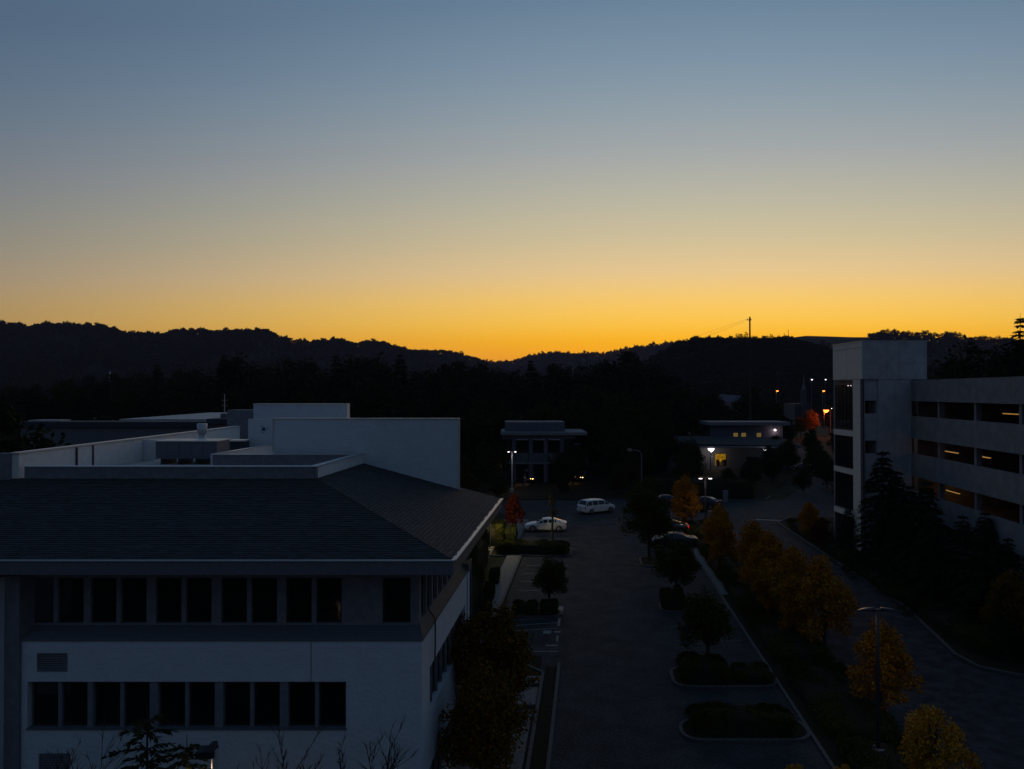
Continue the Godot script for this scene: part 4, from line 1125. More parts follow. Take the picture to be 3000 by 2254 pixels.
# ---------------------------------------------------------------- vehicles (front towards +x)
func vehicle(called: String, label: String, cat: String, p: Vector3, turn: float, paint: Material, sec: Array, group: String, head_on: bool, tail_on: bool) -> Node3D:
	var o := thing(called, label, cat, p, turn, group)
	var rings := []
	for s in sec:
		var x: float = s[0]; var yb: float = s[1]; var bl: float = s[2]; var tp: float = s[3]; var w: float = s[4]; var wt: float = s[5]
		var half := [Vector3(x, yb, w * 0.9), Vector3(x, yb + 0.1, w * 0.98), Vector3(x, lerpf(yb, bl, 0.6), w), Vector3(x, bl, w * 0.975), Vector3(x, lerpf(bl, tp, 0.5), lerpf(w * 0.975, wt + 0.03, 0.55)), Vector3(x, tp - minf(0.06, (tp - bl) * 0.5), wt + 0.03), Vector3(x, tp - 0.01, wt * 0.75), Vector3(x, tp + 0.012, 0)]
		var ring := half.duplicate()
		for k in range(half.size() - 2, -1, -1):
			ring.append(half[k] * Vector3(1, 1, -1))
		rings.append(ring)
	var st := new_st()
	st.set_smooth_group(0)
	for i in rings.size() - 1:
		for k in rings[i].size() - 1:
			quad(st, rings[i][k], rings[i][k + 1], rings[i + 1][k + 1], rings[i + 1][k])
		quad(st, rings[i][-1], rings[i][0], rings[i + 1][0], rings[i + 1][-1])
	st.set_smooth_group(-1)
	for e in [0, rings.size() - 1]:
		for k in range(1, rings[e].size() - 1): tri(st, rings[e][0], rings[e][k], rings[e][k + 1])
	var body := done(st, "body", paint, o)
	# glass
	for side in [0, 1]:
		for i in rings.size() - 1:
			var ga_ := func(j: int, f: float) -> Vector3:
				var a: Vector3 = rings[j][3]; var m: Vector3 = rings[j][4]; var b: Vector3 = rings[j][5]
				var q := a.lerp(m, f * 2.0) if f < 0.5 else m.lerp(b, f * 2.0 - 1.0)
				q.z += 0.014
				return q if side == 0 else q * Vector3(1, 1, -1)
			var h0: float = sec[i][3] - sec[i][2]; var h1: float = sec[i + 1][3] - sec[i + 1][2]
			if maxf(h0, h1) < 0.24: continue
			st = new_st()
			var sh := 0.05
			var a0: Vector3 = ga_.call(i, 0.12); var a1: Vector3 = ga_.call(i, 0.5); var a2: Vector3 = ga_.call(i, 0.9)
			var b0: Vector3 = ga_.call(i + 1, 0.12); var b1: Vector3 = ga_.call(i + 1, 0.5); var b2: Vector3 = ga_.call(i + 1, 0.9)
			quad(st, a0.lerp(b0, sh), a1.lerp(b1, sh), b1.lerp(a1, sh), b0.lerp(a0, sh))
			quad(st, a1.lerp(b1, sh), a2.lerp(b2, sh), b2.lerp(a2, sh), b1.lerp(a1, sh))
			done(st, "side_window", M.car_glass, o)
	for i in rings.size() - 1:
		var h0: float = sec[i][3] - sec[i][2]; var h1: float = sec[i + 1][3] - sec[i + 1][2]
		var slope: float = absf(sec[i][3] - sec[i + 1][3]) / absf(sec[i][0] - sec[i + 1][0])
		if slope < 0.26 or maxf(h0, h1) < 0.2: continue
		var up := (rings[i + 1][7] - rings[i][7] as Vector3).cross(Vector3(0, 0, 1)).normalized()
		if up.y < 0: up = -up
		st = new_st()
		var qa := []
		for k in [5, 6, 7, 8, 9]:
			var a: Vector3 = rings[i][k]; var b: Vector3 = rings[i + 1][k]
			a.z *= 0.92; b.z *= 0.92
			qa.append([a.lerp(b, 0.05) + up * 0.014, b.lerp(a, 0.05) + up * 0.014])
		for k in 4: quad(st, qa[k][0], qa[k + 1][0], qa[k + 1][1], qa[k][1])
		done(st, "windshield" if sec[i][0] > 0 else "rear_window", M.car_glass, o)
	# wheels
	var L: float = sec[0][0]
	for x in [L * 0.62, -L * 0.62]:
		for s in [-1, 1]:
			var w: float = sec[3][4]
			st = new_st()
			var c := Vector3(x, 0.33, s * (w - 0.10))
			var prof := [Vector2(0.2, -0.11), Vector2(0.31, -0.11), Vector2(0.33, -0.07), Vector2(0.33, 0.07), Vector2(0.31, 0.11), Vector2(0.2, 0.11)]
			st.set_smooth_group(0)
			for i in prof.size() - 1:
				for k in 18:
					var a := TAU * k / 18; var b := TAU * (k + 1) / 18
					var p0: Vector2 = prof[i]; var p1: Vector2 = prof[i + 1]
					quad(st, c + Vector3(cos(a) * p0.x, sin(a) * p0.x, p0.y), c + Vector3(cos(b) * p0.x, sin(b) * p0.x, p0.y), c + Vector3(cos(b) * p1.x, sin(b) * p1.x, p1.y), c + Vector3(cos(a) * p1.x, sin(a) * p1.x, p1.y))
			st.set_smooth_group(-1)
			var wh := done(st, "wheel", M.tyre, o)
			st = new_st()
			for k in 5:
				var a := TAU * k / 5
				var d := Vector3(cos(a), sin(a), 0); var e := Vector3(-sin(a), cos(a), 0) * 0.05
				quad(st, c + e + Vector3(0, 0, s * 0.10), c - e + Vector3(0, 0, s * 0.10), c - e + d * 0.21 + Vector3(0, 0, s * 0.105), c + e + d * 0.21 + Vector3(0, 0, s * 0.105))
			done(st, "rim", M.rim, wh)
			st = new_st()
			for k in 20:
				var a := TAU * k / 40; var b := TAU * (k + 1) / 40
				quad(st, Vector3(x + cos(a) * 0.34, 0.33 + sin(a) * 0.34, s * (w + 0.006)), Vector3(x + cos(b) * 0.34, 0.33 + sin(b) * 0.34, s * (w + 0.006)), Vector3(x + cos(b) * 0.41, 0.33 + sin(b) * 0.41, s * (w + 0.006)), Vector3(x + cos(a) * 0.41, 0.33 + sin(a) * 0.41, s * (w + 0.006)))
			done(st, "wheel_arch", M.black, o)
	# lamps, mirrors, doors, plate
	var f: Array = sec[1]; var b: Array = sec[-2]
	for s in [-1, 1]:
		st = new_st()
		hexa(st, [Vector3(L - 0.26, f[2] - 0.14, s * f[4] * 0.62), Vector3(L - 0.03, f[2] - 0.14, s * f[4] * 0.58), Vector3(L - 0.28, f[2] - 0.12, s * (f[4] + 0.015)), Vector3(L - 0.5, f[2] - 0.1, s * (f[4] + 0.02)), Vector3(L - 0.26, f[2] + 0.01, s * f[4] * 0.62), Vector3(L - 0.03, f[2] - 0.01, s * f[4] * 0.58), Vector3(L - 0.28, f[2] + 0.02, s * (f[4] + 0.015)), Vector3(L - 0.5, f[2] + 0.02, s * (f[4] + 0.02))])
		done(st, "headlight", M.headlight if head_on else M.metal_pale, o)
		box_node(Vector3(-L - 0.01 + 0.0, b[2] - 0.30, s * b[4] - 0.14 * s - 0.08), Vector3(-L + 0.3, b[2] - 0.02, s * b[4] - 0.14 * s + 0.10), "taillight", M.lamp_red if tail_on else M.red_lens, o)
		var cw: Array = sec[3]
		st = new_st()
		lathe(st, Vector3(cw[0] - 0.25, cw[2] + 0.02, s * (cw[4] + 0.10)), [Vector2(0.0, 0), Vector2(0.1, 0.02), Vector2(0.11, 0.12), Vector2(0.0, 0.16)], 8)
		done(st, "mirror", paint, o)
		for x in [0.75, -0.35]:
			var dz: float = s * (sec[4][4] + 0.006)
			st = new_st()
			wall(st, Vector3(x, 0.32, dz), Vector3(-1, 0, 0), Vector3.UP, Vector3(0, 0, s), 1.02, sec[4][2] - 0.42, 0.01)
			var dr := done(st, "door", paint, o)
			box_node(Vector3(x - 0.92, sec[4][2] - 0.16, dz), Vector3(x - 0.72, sec[4][2] - 0.125, dz + s * 0.03), "door_handle", M.black, dr)
	box_node(Vector3(L - 0.03, 0.42, -0.26), Vector3(L + 0.015, 0.54, 0.26), "plate", M.metal_pale, o)
	box_node(Vector3(-L - 0.012, 0.62, -0.26), Vector3(-L + 0.05, 0.75, 0.26), "plate", M.metal_pale, o)
	box_node(Vector3(L - 0.06, 0.3, -f[4] * 0.6), Vector3(L + 0.008, 0.40, f[4] * 0.6), "grille", M.black, o)
	if head_on:
		for s in [-1, 1]:
			var gp := o.to_global(Vector3(L + 0.12, f[2] - 0.07, s * 0.6))
			spot(o, gp, o.to_global(Vector3(L + 12, -0.2, s * 0.6)), Color(1.0, 0.76, 0.45), 2.0, 30.0, 0.08)
	return o

func build_vehicles() -> void:
	var hatch := [[2.3, 0.36, 0.6, 0.64, 0.68, 0.5], [2.12, 0.22, 0.70, 0.77, 0.82, 0.66], [1.6, 0.2, 0.82, 0.90, 0.89, 0.74], [1.05, 0.2, 0.90, 0.98, 0.90, 0.72], [0.3, 0.2, 0.93, 1.38, 0.90, 0.60], [-0.25, 0.2, 0.95, 1.46, 0.90, 0.60], [-0.95, 0.2, 0.98, 1.42, 0.90, 0.58], [-1.65, 0.2, 1.02, 1.20, 0.88, 0.60], [-2.08, 0.24, 1.02, 1.08, 0.84, 0.66], [-2.3, 0.4, 0.92, 0.98, 0.74, 0.58]]
	var van := [[2.5, 0.38, 0.72, 0.78, 0.78, 0.6], [2.3, 0.24, 0.84, 0.90, 0.92, 0.74], [1.95, 0.22, 0.95, 1.02, 0.97, 0.80], [1.55, 0.22, 1.02, 1.12, 0.98, 0.80], [0.65, 0.22, 1.04, 1.68, 0.98, 0.72], [-0.4, 0.22, 1.04, 1.76, 0.98, 0.72], [-1.4, 0.22, 1.04, 1.76, 0.98, 0.72], [-2.1, 0.22, 1.04, 1.70, 0.97, 0.72], [-2.38, 0.24, 1.03, 1.16, 0.95, 0.78], [-2.5, 0.4, 0.96, 1.0, 0.9, 0.72]]
	var sedan := [[2.35, 0.36, 0.6, 0.64, 0.68, 0.5], [2.18, 0.22, 0.70, 0.76, 0.82, 0.66], [1.7, 0.2, 0.82, 0.89, 0.89, 0.74], [1.1, 0.2, 0.90, 0.97, 0.90, 0.72], [0.35, 0.2, 0.92, 1.36, 0.90, 0.60], [-0.3, 0.2, 0.93, 1.43, 0.90, 0.60], [-0.9, 0.2, 0.94, 1.36, 0.90, 0.58], [-1.55, 0.2, 0.97, 1.06, 0.88, 0.66], [-2.1, 0.24, 0.96, 1.02, 0.84, 0.66], [-2.35, 0.4, 0.90, 0.94, 0.74, 0.58]]
	vehicle("parked_car", "white hatchback parked nose to the kerb behind a thin young tree", "car", at(3.75, 0.006, 85.2), PI - 0.06, M.white_paint, hatch, "cars in the parking lot", false, false)
	var v := vehicle("minivan", "white minivan seen from its rear corner in the middle of the lot", "van", at(10.75, 0.006, 98.0), 0.6, M.white_paint, van, "cars in the parking lot", false, false)
	spot(v, v.to_global(Vector3(2.62, 0.75, 0.6)), v.to_global(Vector3(9, 0.5, 0.9)), Color(1.0, 0.6, 0.22), 1.6, 26.0, 0.08)
	vehicle("parked_car", "dark sedan in the right stalls with a pale gleam along its roof", "car", at(16.0, 0.006, 76.6), PI - 0.1, M.dark_paint, sedan, "cars in the parking lot", false, false)
	vehicle("parked_car", "dark car in the right stalls with one tail lamp glowing", "car", at(16.8, 0.006, 83.6), PI - 0.1, M.dark_paint, hatch, "cars in the parking lot", false, true)
	vehicle("parked_car", "dark car with faint glints parked at the far right of the lot", "car", at(20.4, 0.006, 104.0), PI, M.blue_paint, hatch, "cars in the parking lot", false, false)
	vehicle("parked_car", "dark car half hidden behind the middle lamp post", "car", at(25.5, 0.006, 102.5), PI - 0.7, M.blue_paint, hatch, "cars in the parking lot", false, false)
	vehicle("moving_car", "oncoming car with two warm headlights left of the trees", "car", at(3.75, 0.105, 131.2), -PI / 2 - 0.5, M.dark_paint, sedan, "cars with headlights on", true, false)
	vehicle("moving_car", "oncoming car with two warm headlights below the big dark trees", "car", at(12.3, 0.105, 133.2), -PI / 2 - 0.5, M.dark_paint, sedan, "cars with headlights on", true, false)
	vehicle("moving_car", "dark car with red tail lamps on the back street by the tower", "car", at(56.5, 0.016, 149.5), PI * 0.83, M.dark_paint, hatch, "cars on the back street", false, true)
	vehicle("moving_car", "farther car with a red tail lamp close to the stair tower", "car", at(64.5, 0.016, 156.0), PI * 0.6, M.dark_paint, sedan, "cars on the back street", false, true)

# ---------------------------------------------------------------- planting
var protos := {}

func broadleaf(called: String, seed_: int, H: float, rx: float, base: float, clumps: int, per: int, size: float, pal: Array, m: Material, egg: float = 0.0) -> Node3D:
	var r := RandomNumberGenerator.new()
	r.seed = seed_
	var o := Node3D.new()
	o.set_meta("base", called)
	var hc := (H + base) * 0.5
	var ry := (H - base) * 0.5
	var L := Leaves.new(r)
	var st := new_st()
	var trunk_r := 0.02 * H + 0.03
	tube(st, [Vector3(0, -0.05, 0), Vector3(r.randf_range(-0.05, 0.05), base, 0), Vector3(r.randf_range(-0.1, 0.1), hc, r.randf_range(-0.1, 0.1)), Vector3(0, hc + ry * 0.6, 0)], [trunk_r, trunk_r * 0.8, trunk_r * 0.5, trunk_r * 0.15], 7)
	for k in clumps:
		var d := L.dir()
		var f := r.randf_range(0.4, 0.92)
		var taper := 1.0 - egg * clampf(d.y, -0.4, 1.0)
		var c := Vector3(d.x * rx * f * taper, hc + d.y * ry * f, d.z * rx * f * taper)
		var cr := rx * r.randf_range(0.15, 0.42)
		L.cloud(c, Vector3(cr, cr * r.randf_range(0.7, 1.3), cr), int(per * clampf(pow(cr / (rx * 0.3), 2.0), 0.3, 1.9)), size, pal)
		if k < 12:
			var s := Vector3(0, lerpf(base, hc, r.randf()), 0)
			tube(st, [s, s.lerp(c, 0.55) + Vector3(0, 0.1, 0), c], [trunk_r * 0.4, trunk_r * 0.25, trunk_r * 0.08], 5)
	L.cloud(Vector3(0, hc, 0), Vector3(rx * 0.7, ry * 0.75, rx * 0.7), int(clumps * per * 0.18), size, pal)
	done(st, "trunk", M.bark, o)
	mesh_node(L.mesh(), "crown", m, o)
	return o

func conifer(called: String, seed_: int, H: float, R: float, base: float, tiers: int, size: float, pal: Array, m: Material, droop: float = 0.35, per_m: float = 14.0) -> Node3D:
	var r := RandomNumberGenerator.new()
	r.seed = seed_
	var o := Node3D.new()
	o.set_meta("base", called)
	var L := Leaves.new(r)
	var st := new_st()
	var tr := 0.014 * H + 0.03
	tube(st, [Vector3(0, -0.05, 0), Vector3(0, H * 0.5, 0), Vector3(0, H, 0)], [tr, tr * 0.55, 0.01], 7)
	for t in tiers:
		var f := (t + r.randf() * 0.6) / tiers
		var y := lerpf(base, H * 0.985, f)
		var n := 5 + r.randi() % 3
		var ph := r.randf() * TAU
		for k in n:
			var an := ph + TAU * k / n + r.randf_range(-0.3, 0.3)
			var ln := (R * pow(1.0 - f, 0.8) + 0.12) * r.randf_range(0.65, 1.12)
			var dir := Vector3(cos(an), 0, sin(an))
			var p0 := Vector3(0, y, 0)
			var p2 := p0 + dir * ln + Vector3(0, -ln * droop * r.randf_range(0.6, 1.3), 0)
			var p1 := p0.lerp(p2, 0.5) + Vector3(0, ln * 0.10, 0)
			tube(st, [p0, p1, p2], [tr * 0.22, tr * 0.14, 0.008], 4)
			var cnt := int(ln * per_m) + 3
			for j in cnt:
				var u := pow(r.randf(), 0.7)
				var p := p0.lerp(p1, u * 2.0) if u < 0.5 else p1.lerp(p2, u * 2.0 - 1.0)
				var side := Vector3(-dir.z, 0, dir.x) * (1.0 if r.randf() < 0.5 else -1.0)
				var al := (dir * r.randf_range(0.3, 1.0) + side * r.randf_range(0.2, 1.0) + Vector3(0, r.randf_range(-0.7, 0.15), 0)).normalized()
				var col: Color = pal[r.randi() % pal.size()]
				L.leaf(p + al * size * 0.4 + L.dir() * size * 0.15, al, (Vector3.UP + L.dir() * 0.6).normalized(), size * r.randf_range(0.8, 1.5), size * 0.42, col)
	done(st, "trunk", M.bark, o)
	mesh_node(L.mesh(), "crown", m, o)
	return o

func pine(called: String, seed_: int) -> Node3D:
	# bare trunk, flat topped crown in a few storeys
	var r := RandomNumberGenerator.new()
	r.seed = seed_
	var o := Node3D.new()
	o.set_meta("base", called)
	var L := Leaves.new(r)
	var st := new_st()
	tube(st, [Vector3.ZERO, Vector3(0.3, 8, 0), Vector3(0.1, 14, 0)], [0.45, 0.3, 0.1], 6)
	var pal := [Color(0.016, 0.02, 0.012), Color(0.024, 0.027, 0.014)]
	for k in 16:
		var c := Vector3(r.randf_range(-4.6, 4.6), r.randf_range(5.5, 15.0), r.randf_range(-3, 3))
		L.cloud(c, Vector3(r.randf_range(1.8, 3.0), 1.5, 2.2), 110, 0.8, pal)
		tube(st, [Vector3(0.2, c.y - 2.5, 0), c], [0.15, 0.04], 4)
	done(st, "trunk", M.bark, o)
	mesh_node(L.mesh(), "crown", M.leaf_far, o)
	return o

func bare_tree(called: String, seed_: int, H: float) -> Node3D:
	var r := RandomNumberGenerator.new()
	r.seed = seed_
	var o := Node3D.new()
	o.set_meta("base", called)
	var st := new_st()
	tube(st, [Vector3(0, 0, 0), Vector3(0.02, H * 0.3, 0)], [0.09, 0.07], 7)
	done(st, "trunk", M.bark, o)
	var tw := new_st()
	var todo := []
	for k in 13:
		var an := TAU * k / 13.0 + r.randf_range(-0.2, 0.2)
		todo.append([Vector3(0.02, H * r.randf_range(0.2, 0.3), 0), Vector3(cos(an) * 0.8, 1.0, sin(an) * 0.8).normalized(), H * r.randf_range(0.4, 0.6), 0.03, 0])
	while todo.size() > 0:
		var q: Array = todo.pop_back()
		var p: Vector3 = q[0]; var d: Vector3 = q[1]; var ln: float = q[2]; var rad: float = q[3]; var lv: int = q[4]
		var bend := Vector3(r.randf_range(-0.25, 0.25), r.randf_range(0.0, 0.3), r.randf_range(-0.25, 0.25))
		var m1 := p + d * ln * 0.5
		var e := m1 + (d + bend).normalized() * ln * 0.5
		tube(tw, [p, m1, e], [rad, rad * 0.75, rad * 0.35], 5)
		if lv < 3:
			for k in 5 - lv:
				var t := r.randf_range(0.3, 0.95)
				var s := p.lerp(m1, t * 2) if t < 0.5 else m1.lerp(e, t * 2 - 1)
				todo.append([s, (d + Vector3(r.randf_range(-0.8, 0.8), r.randf_range(0.0, 0.5), r.randf_range(-0.8, 0.8))).normalized(), ln * r.randf_range(0.3, 0.5), maxf(rad * 0.5, 0.006), lv + 1])
	done(tw, "branches", M.bark, o)
	return o

func place(kind: String, label: String, cat: String, p: Vector3, turn: float, s: float, group: String = "") -> Node3D:
	var o: Node3D = protos[kind]
	if o.get_parent() == null:
		o.name = numbered(str(o.get_meta("base")))
		add_child(o)
		o.position = p
		o.rotation.y = turn
		o.scale = Vector3.ONE * s
		tag(o, label, cat, group)
		return o
	var c := copy(o, label, p, turn, s, group)
	c.set_meta("category", cat)
	if group == "" and c.has_meta("group"): c.remove_meta("group")
	return c

func hedge(called: String, label: String, cat: String, q0: float, q1: float, d0: float, d1: float, h: float, seed_: int, pal: Array, group: String) -> void:
	# clipped hedge with rounded shoulders: woody core and a skin of small leaves
	var c := lane((q0 + q1) * 0.5, (d0 + d1) * 0.5)
	var o := thing(called, label, cat, at(c.x, 0.1, c.y), -0.0997, group)
	var hx := (q1 - q0) * 0.5
	var hz := (d1 - d0) * 0.5
	var r := RandomNumberGenerator.new()
	r.seed = seed_
	var n := FastNoiseLite.new()
	n.seed = seed_
	n.frequency = 0.7
	var L := Leaves.new(r)
	var st := new_st()
	st.set_smooth_group(0)
	var surf := func(u: float, v: float, grow: float) -> Vector3:
		# u round, v from the ground (0) to the middle of the top (1)
		var a := u * TAU
		var e := 0.32
		var sx := signf(cos(a)) * pow(absf(cos(a)), e); var sz := signf(sin(a)) * pow(absf(sin(a)), e)
		var vv := v * PI * 0.5
		var rr := pow(cos(vv), 0.35); var yy := pow(sin(vv), 0.45)
		var p := Vector3(sx * hx * rr, yy * h, sz * hz * rr)
		var k := 1.0 + n.get_noise_3d(p.x + c.x, p.y * 2.0, p.z + c.y) * 0.22
		return Vector3(p.x * (grow + (k - 1.0) * 0.3), p.y * grow * k, p.z * (grow + (k - 1.0) * 0.6))
	for i in 28:
		for j in 8:
			quad(st, surf.call(i / 28.0, j / 8.0, 0.9), surf.call((i + 1) / 28.0, j / 8.0, 0.9), surf.call((i + 1) / 28.0, (j + 1) / 8.0, 0.9), surf.call(i / 28.0, (j + 1) / 8.0, 0.9))
	done(st, "twigs", M.soil, o)
	var cnt := int(clampf((hx * hz * 4.0 + (hx + hz) * 4.0 * h) * 330.0, 500, 9000))
	for k in cnt:
		var u := r.randf(); var v := pow(r.randf(), 0.8)
		var p: Vector3 = surf.call(u, v, r.randf_range(0.9, 1.03))
		var col: Color = (pal[r.randi() % pal.size()] as Color).lerp(pal[r.randi() % pal.size()], r.randf())
		L.leaf(p, L.dir(), (Vector3(p.x / hx, p.y / h, p.z / hz) + L.dir() * 0.8).normalized(), r.randf_range(0.07, 0.14), 0.06, col)
	mesh_node(L.mesh(), "foliage", M.leaf, o)

func build_planting() -> void:
	var green := [Color(0.036, 0.043, 0.011), Color(0.059, 0.062, 0.015), Color(0.073, 0.067, 0.015), Color(0.028, 0.034, 0.011)]
	var orange := [Color(0.396, 0.146, 0.010), Color(0.430, 0.194, 0.015), Color(0.284, 0.086, 0.009), Color(0.172, 0.103, 0.015), Color(0.378, 0.120, 0.009)]
	var gold := [Color(0.54, 0.25, 0.02), Color(0.42, 0.21, 0.022), Color(0.52, 0.18, 0.013), Color(0.30, 0.17, 0.022)]
	var rust := [Color(0.112, 0.062, 0.010), Color(0.175, 0.077, 0.010), Color(0.056, 0.056, 0.011), Color(0.088, 0.069, 0.013), Color(0.225, 0.081, 0.010)]
	var red := [Color(0.085, 0.013, 0.008), Color(0.06, 0.010, 0.007), Color(0.11, 0.022, 0.010)]
	var needle := [Color(0.015, 0.024, 0.013), Color(0.024, 0.035, 0.018), Color(0.030, 0.038, 0.019)]
	protos.orange_a = broadleaf("orange_tree", 21, 6.0, 1.55, 0.6, 46, 150, 0.17, orange, M.leaf, 0.6)
	protos.orange_b = broadleaf("orange_tree", 22, 5.6, 1.75, 0.5, 46, 150, 0.17, orange, M.leaf, 0.5)
	protos.gold = broadleaf("golden_tree", 23, 4.6, 1.5, 0.5, 20, 330, 0.13, gold, M.leaf, 0.3)
	protos.rust = broadleaf("rust_tree", 24, 6.2, 2.2, 0.9, 60, 210, 0.17, rust, M.leaf, 0.35)
	protos.red = broadleaf("red_tree", 25, 4.9, 1.35, 0.5, 34, 130, 0.16, red, M.leaf, 0.3)
	protos.round_a = broadleaf("round_lot_tree", 26, 4.3, 1.75, 1.25, 40, 170, 0.16, green, M.leaf, 0.15)
	protos.round_b = broadleaf("round_lot_tree", 27, 4.3, 1.7, 1.2, 40, 170, 0.16, green, M.leaf, 0.2)
	protos.tall_green = broadleaf("tall_lot_tree", 28, 7.3, 2.3, 1.0, 50, 170, 0.2, green, M.leaf, 0.25)
	protos.thin = broadleaf("young_tree", 29, 5.3, 0.75, 2.2, 16, 36, 0.13, [Color(0.05, 0.05, 0.02), Color(0.07, 0.05, 0.02)], M.leaf, 0.5)
	protos.conifer_a = conifer("garage_conifer", 31, 9.0, 3.0, 0.5, 26, 0.34, needle, M.leaf, 0.32, 22.0)
	protos.conifer_b = conifer("garage_conifer", 32, 8.0, 2.8, 0.4, 24, 0.34, needle, M.leaf, 0.4, 22.0)
	protos.front_conifer = conifer("front_conifer", 33, 7.2, 3.6, 1.0, 15, 0.2, [Color(0.016, 0.02, 0.009), Color(0.03, 0.032, 0.011), Color(0.045, 0.04, 0.012)], M.leaf, 0.12, 26.0)
	protos.bare = bare_tree("bare_tree", 34, 5.0)

	# autumn trees in the bed between the lot and the street
	var row := "autumn trees between lot and street"
	place("orange_a", "orange tree standing just left of the middle lamp post", "tree", at(18.8, 0.1, 84), 0.3, 1.1, row)
	place("orange_b", "orange brown tree right behind the foot of the middle lamp post", "tree", at(19.6, 0.1, 73), 1.9, 0.85, row)
	place("orange_a", "farthest of the big orange trees along the street", "tree", at(17.3, 0.1, 64), 2.2, 1.02, row)
	place("orange_b", "second farthest of the big orange trees along the street", "tree", at(18.4, 0.1, 58.5), 0.7, 1.02, row)
	place("orange_a", "small orange tree filling the gap before the middle big one", "tree", at(17.2, 0.1, 51.6), 2.9, 0.72, row)
	place("orange_b", "small orange tree filling the gap behind the nearest big one", "tree", at(17.3, 0.1, 47), 0.2, 0.76, row)
	place("orange_a", "middle one of the big orange trees along the street", "tree", at(18.1, 0.1, 54), 4.0, 0.98, row)
	place("orange_b", "second nearest of the big orange trees along the street", "tree", at(17.9, 0.1, 49.3), 3.1, 0.98, row)
	place("orange_b", "nearest of the big orange trees along the street", "tree", at(18.2, 0.1, 45), 5.2, 1.04, row)
	place("orange_a", "orange brown tree behind the nearest lamp post", "tree", at(16.9, 0.1, 35.4), 1.1, 0.86, row)
	place("gold", "golden tree at the bottom edge right of the nearest lamp post", "tree", at(15.2, 0.1, 27.6), 0.4, 0.96, row)
	# lot trees
	var lt := "round trees in the parking lot"
	place("round_a", "round dark tree rising from the hedge in the middle right stalls", "tree", at(10.7, 0.1, 42.2), 0.0, 1.0, lt)
	place("round_b", "wide dark tree above the small clipped bush, second from the near end", "tree", at(11.9, 0.1, 55.6), 1.2, 1.08, lt)
	place("round_a", "small round dark tree in the left stalls", "tree", at(2.62, 0.1, 53.6), 3.4, 0.86, lt)
	place("tall_green", "tall dark tree hiding the parked cars in the right stalls", "tree", at(12.5, 0.1, 70), 0.5, 1.0, lt)
	place("tall_green", "leafy tree at the far end of the right stalls", "tree", at(15.5, 0.1, 90), 2.5, 0.82, lt)
	place("thin", "thin young tree in front of the white hatchback", "tree", at(4.05, 0.1, 77.5), 0.0, 1.0)
	place("red", "dark red tree left of the white hatchback", "tree", at(0.1, 0.1, 81), 0.0, 1.0)
	place("rust", "large rusty tree beside the office side wall, bottom centre", "tree", at(-0.95, 0.1, 33.2), 0.0, 1.0)
	place("rust", "lower rusty tree in front of the large one at the bottom edge", "tree", at(-0.95, 0.1, 28.6), 2.0, 0.84)
	# conifers and red shrubs in front of the garage
	var cg := "conifers along the garage"
	for q in [["conifer_a", 30.9, 64, 1.18, "tallest dark conifer in front of the stair tower pier"], ["conifer_b", 33.0, 66, 1.1, "dark conifer right of the tallest one"], ["conifer_b", 30.7, 57, 1.12, "dark conifer in front of the lower garage decks, third from the tower"], ["conifer_a", 30.2, 51.5, 0.8, "dark conifer in front of the lower garage decks, fourth from the tower"], ["conifer_b", 29.6, 48, 0.95, "broad dark conifer nearest the street corner"], ["conifer_a", 31.3, 60.5, 0.9, "low dark conifer between two taller ones"], ["conifer_b", 30.6, 70, 0.62, "small dark conifer at the foot of the stair tower"], ["conifer_a", 33.2, 54, 0.78, "dark conifer close against the garage wall"], ["conifer_b", 28.6, 44.6, 0.55, "small conifer at the street corner kerb"], ["conifer_a", 29.2, 53.5, 0.8, "dark conifer nearest the kerb, halfway along the garage"], ["conifer_b", 30.0, 59.5, 0.85, "dark conifer nearest the kerb, below the tallest one"], ["conifer_a", 31.6, 49.0, 0.68, "dark conifer behind the broad one near the corner"]]:
		place(q[0], q[4], "conifer", at(q[1], 0.1, q[2]), q[2] * 1.7, q[3], cg)
	place("rust", "reddish tree in front of the garage at the right edge", "tree", at(29.4, 0.1, 45.2), 1.0, 0.78, "red shrubs by the garage")
	place("orange_b", "yellow orange tree at the right edge, nearest the corner", "tree", at(29.9, 0.1, 42.9), 2.4, 0.7, "red shrubs by the garage")
	place("red", "small rust coloured tree by the street below the stair tower", "tree", at(29.7, 0.1, 74), 0.6, 0.7, "red shrubs by the garage")
	place("orange_b", "dull orange tree by the kerb in front of the tower", "tree", at(30.9, 0.1, 80), 0.9, 0.72, "red shrubs by the garage")
	# in front of the office
	place("front_conifer", "feathery conifer in front of the office wall at the bottom left", "conifer", at(-9.7, 0, 20.5), 0.7, 0.98)
	place("front_conifer", "shorter feathery conifer beside the walkway lamp", "conifer", at(-8.6, 0, 20.4), 2.9, 0.88)
	place("bare", "leafless branching tree in front of the office wall", "tree", at(-5.3, 0, 20.2), 0.4, 1.4, "bare trees")
	place("bare", "slight leafless tree at the bottom left corner of the office", "tree", at(-13.2, 0, 20.6), 1.4, 1.2, "bare trees")
	place("bare", "low leafless twigs left of the branching tree", "tree", at(-6.6, 0, 20.6), 2.4, 1.15, "bare trees")
	place("gold", "yellow green shrub tops at the bottom edge of the lot", "shrub", at(10.1, 0, 27.6), 2.0, 0.50, "yellow shrubs at the bottom edge")
	place("gold", "small yellow green shrub at the bottom edge near the kerb", "shrub", at(11.8, 0, 27.8), 3.0, 0.46, "yellow shrubs at the bottom edge")

	var hg := "clipped hedges in the parking lot"
	hedge("clipped_hedge", "long clipped hedge in the nearest kerbed island", "hedge", 7.6, 12.4, 34.1, 35.8, 0.95, 41, green, hg)
	hedge("clipped_hedge", "clipped hedge under the round tree in the second island", "hedge", 7.9, 10.6, 40.2, 42.6, 1.0, 42, green, hg)
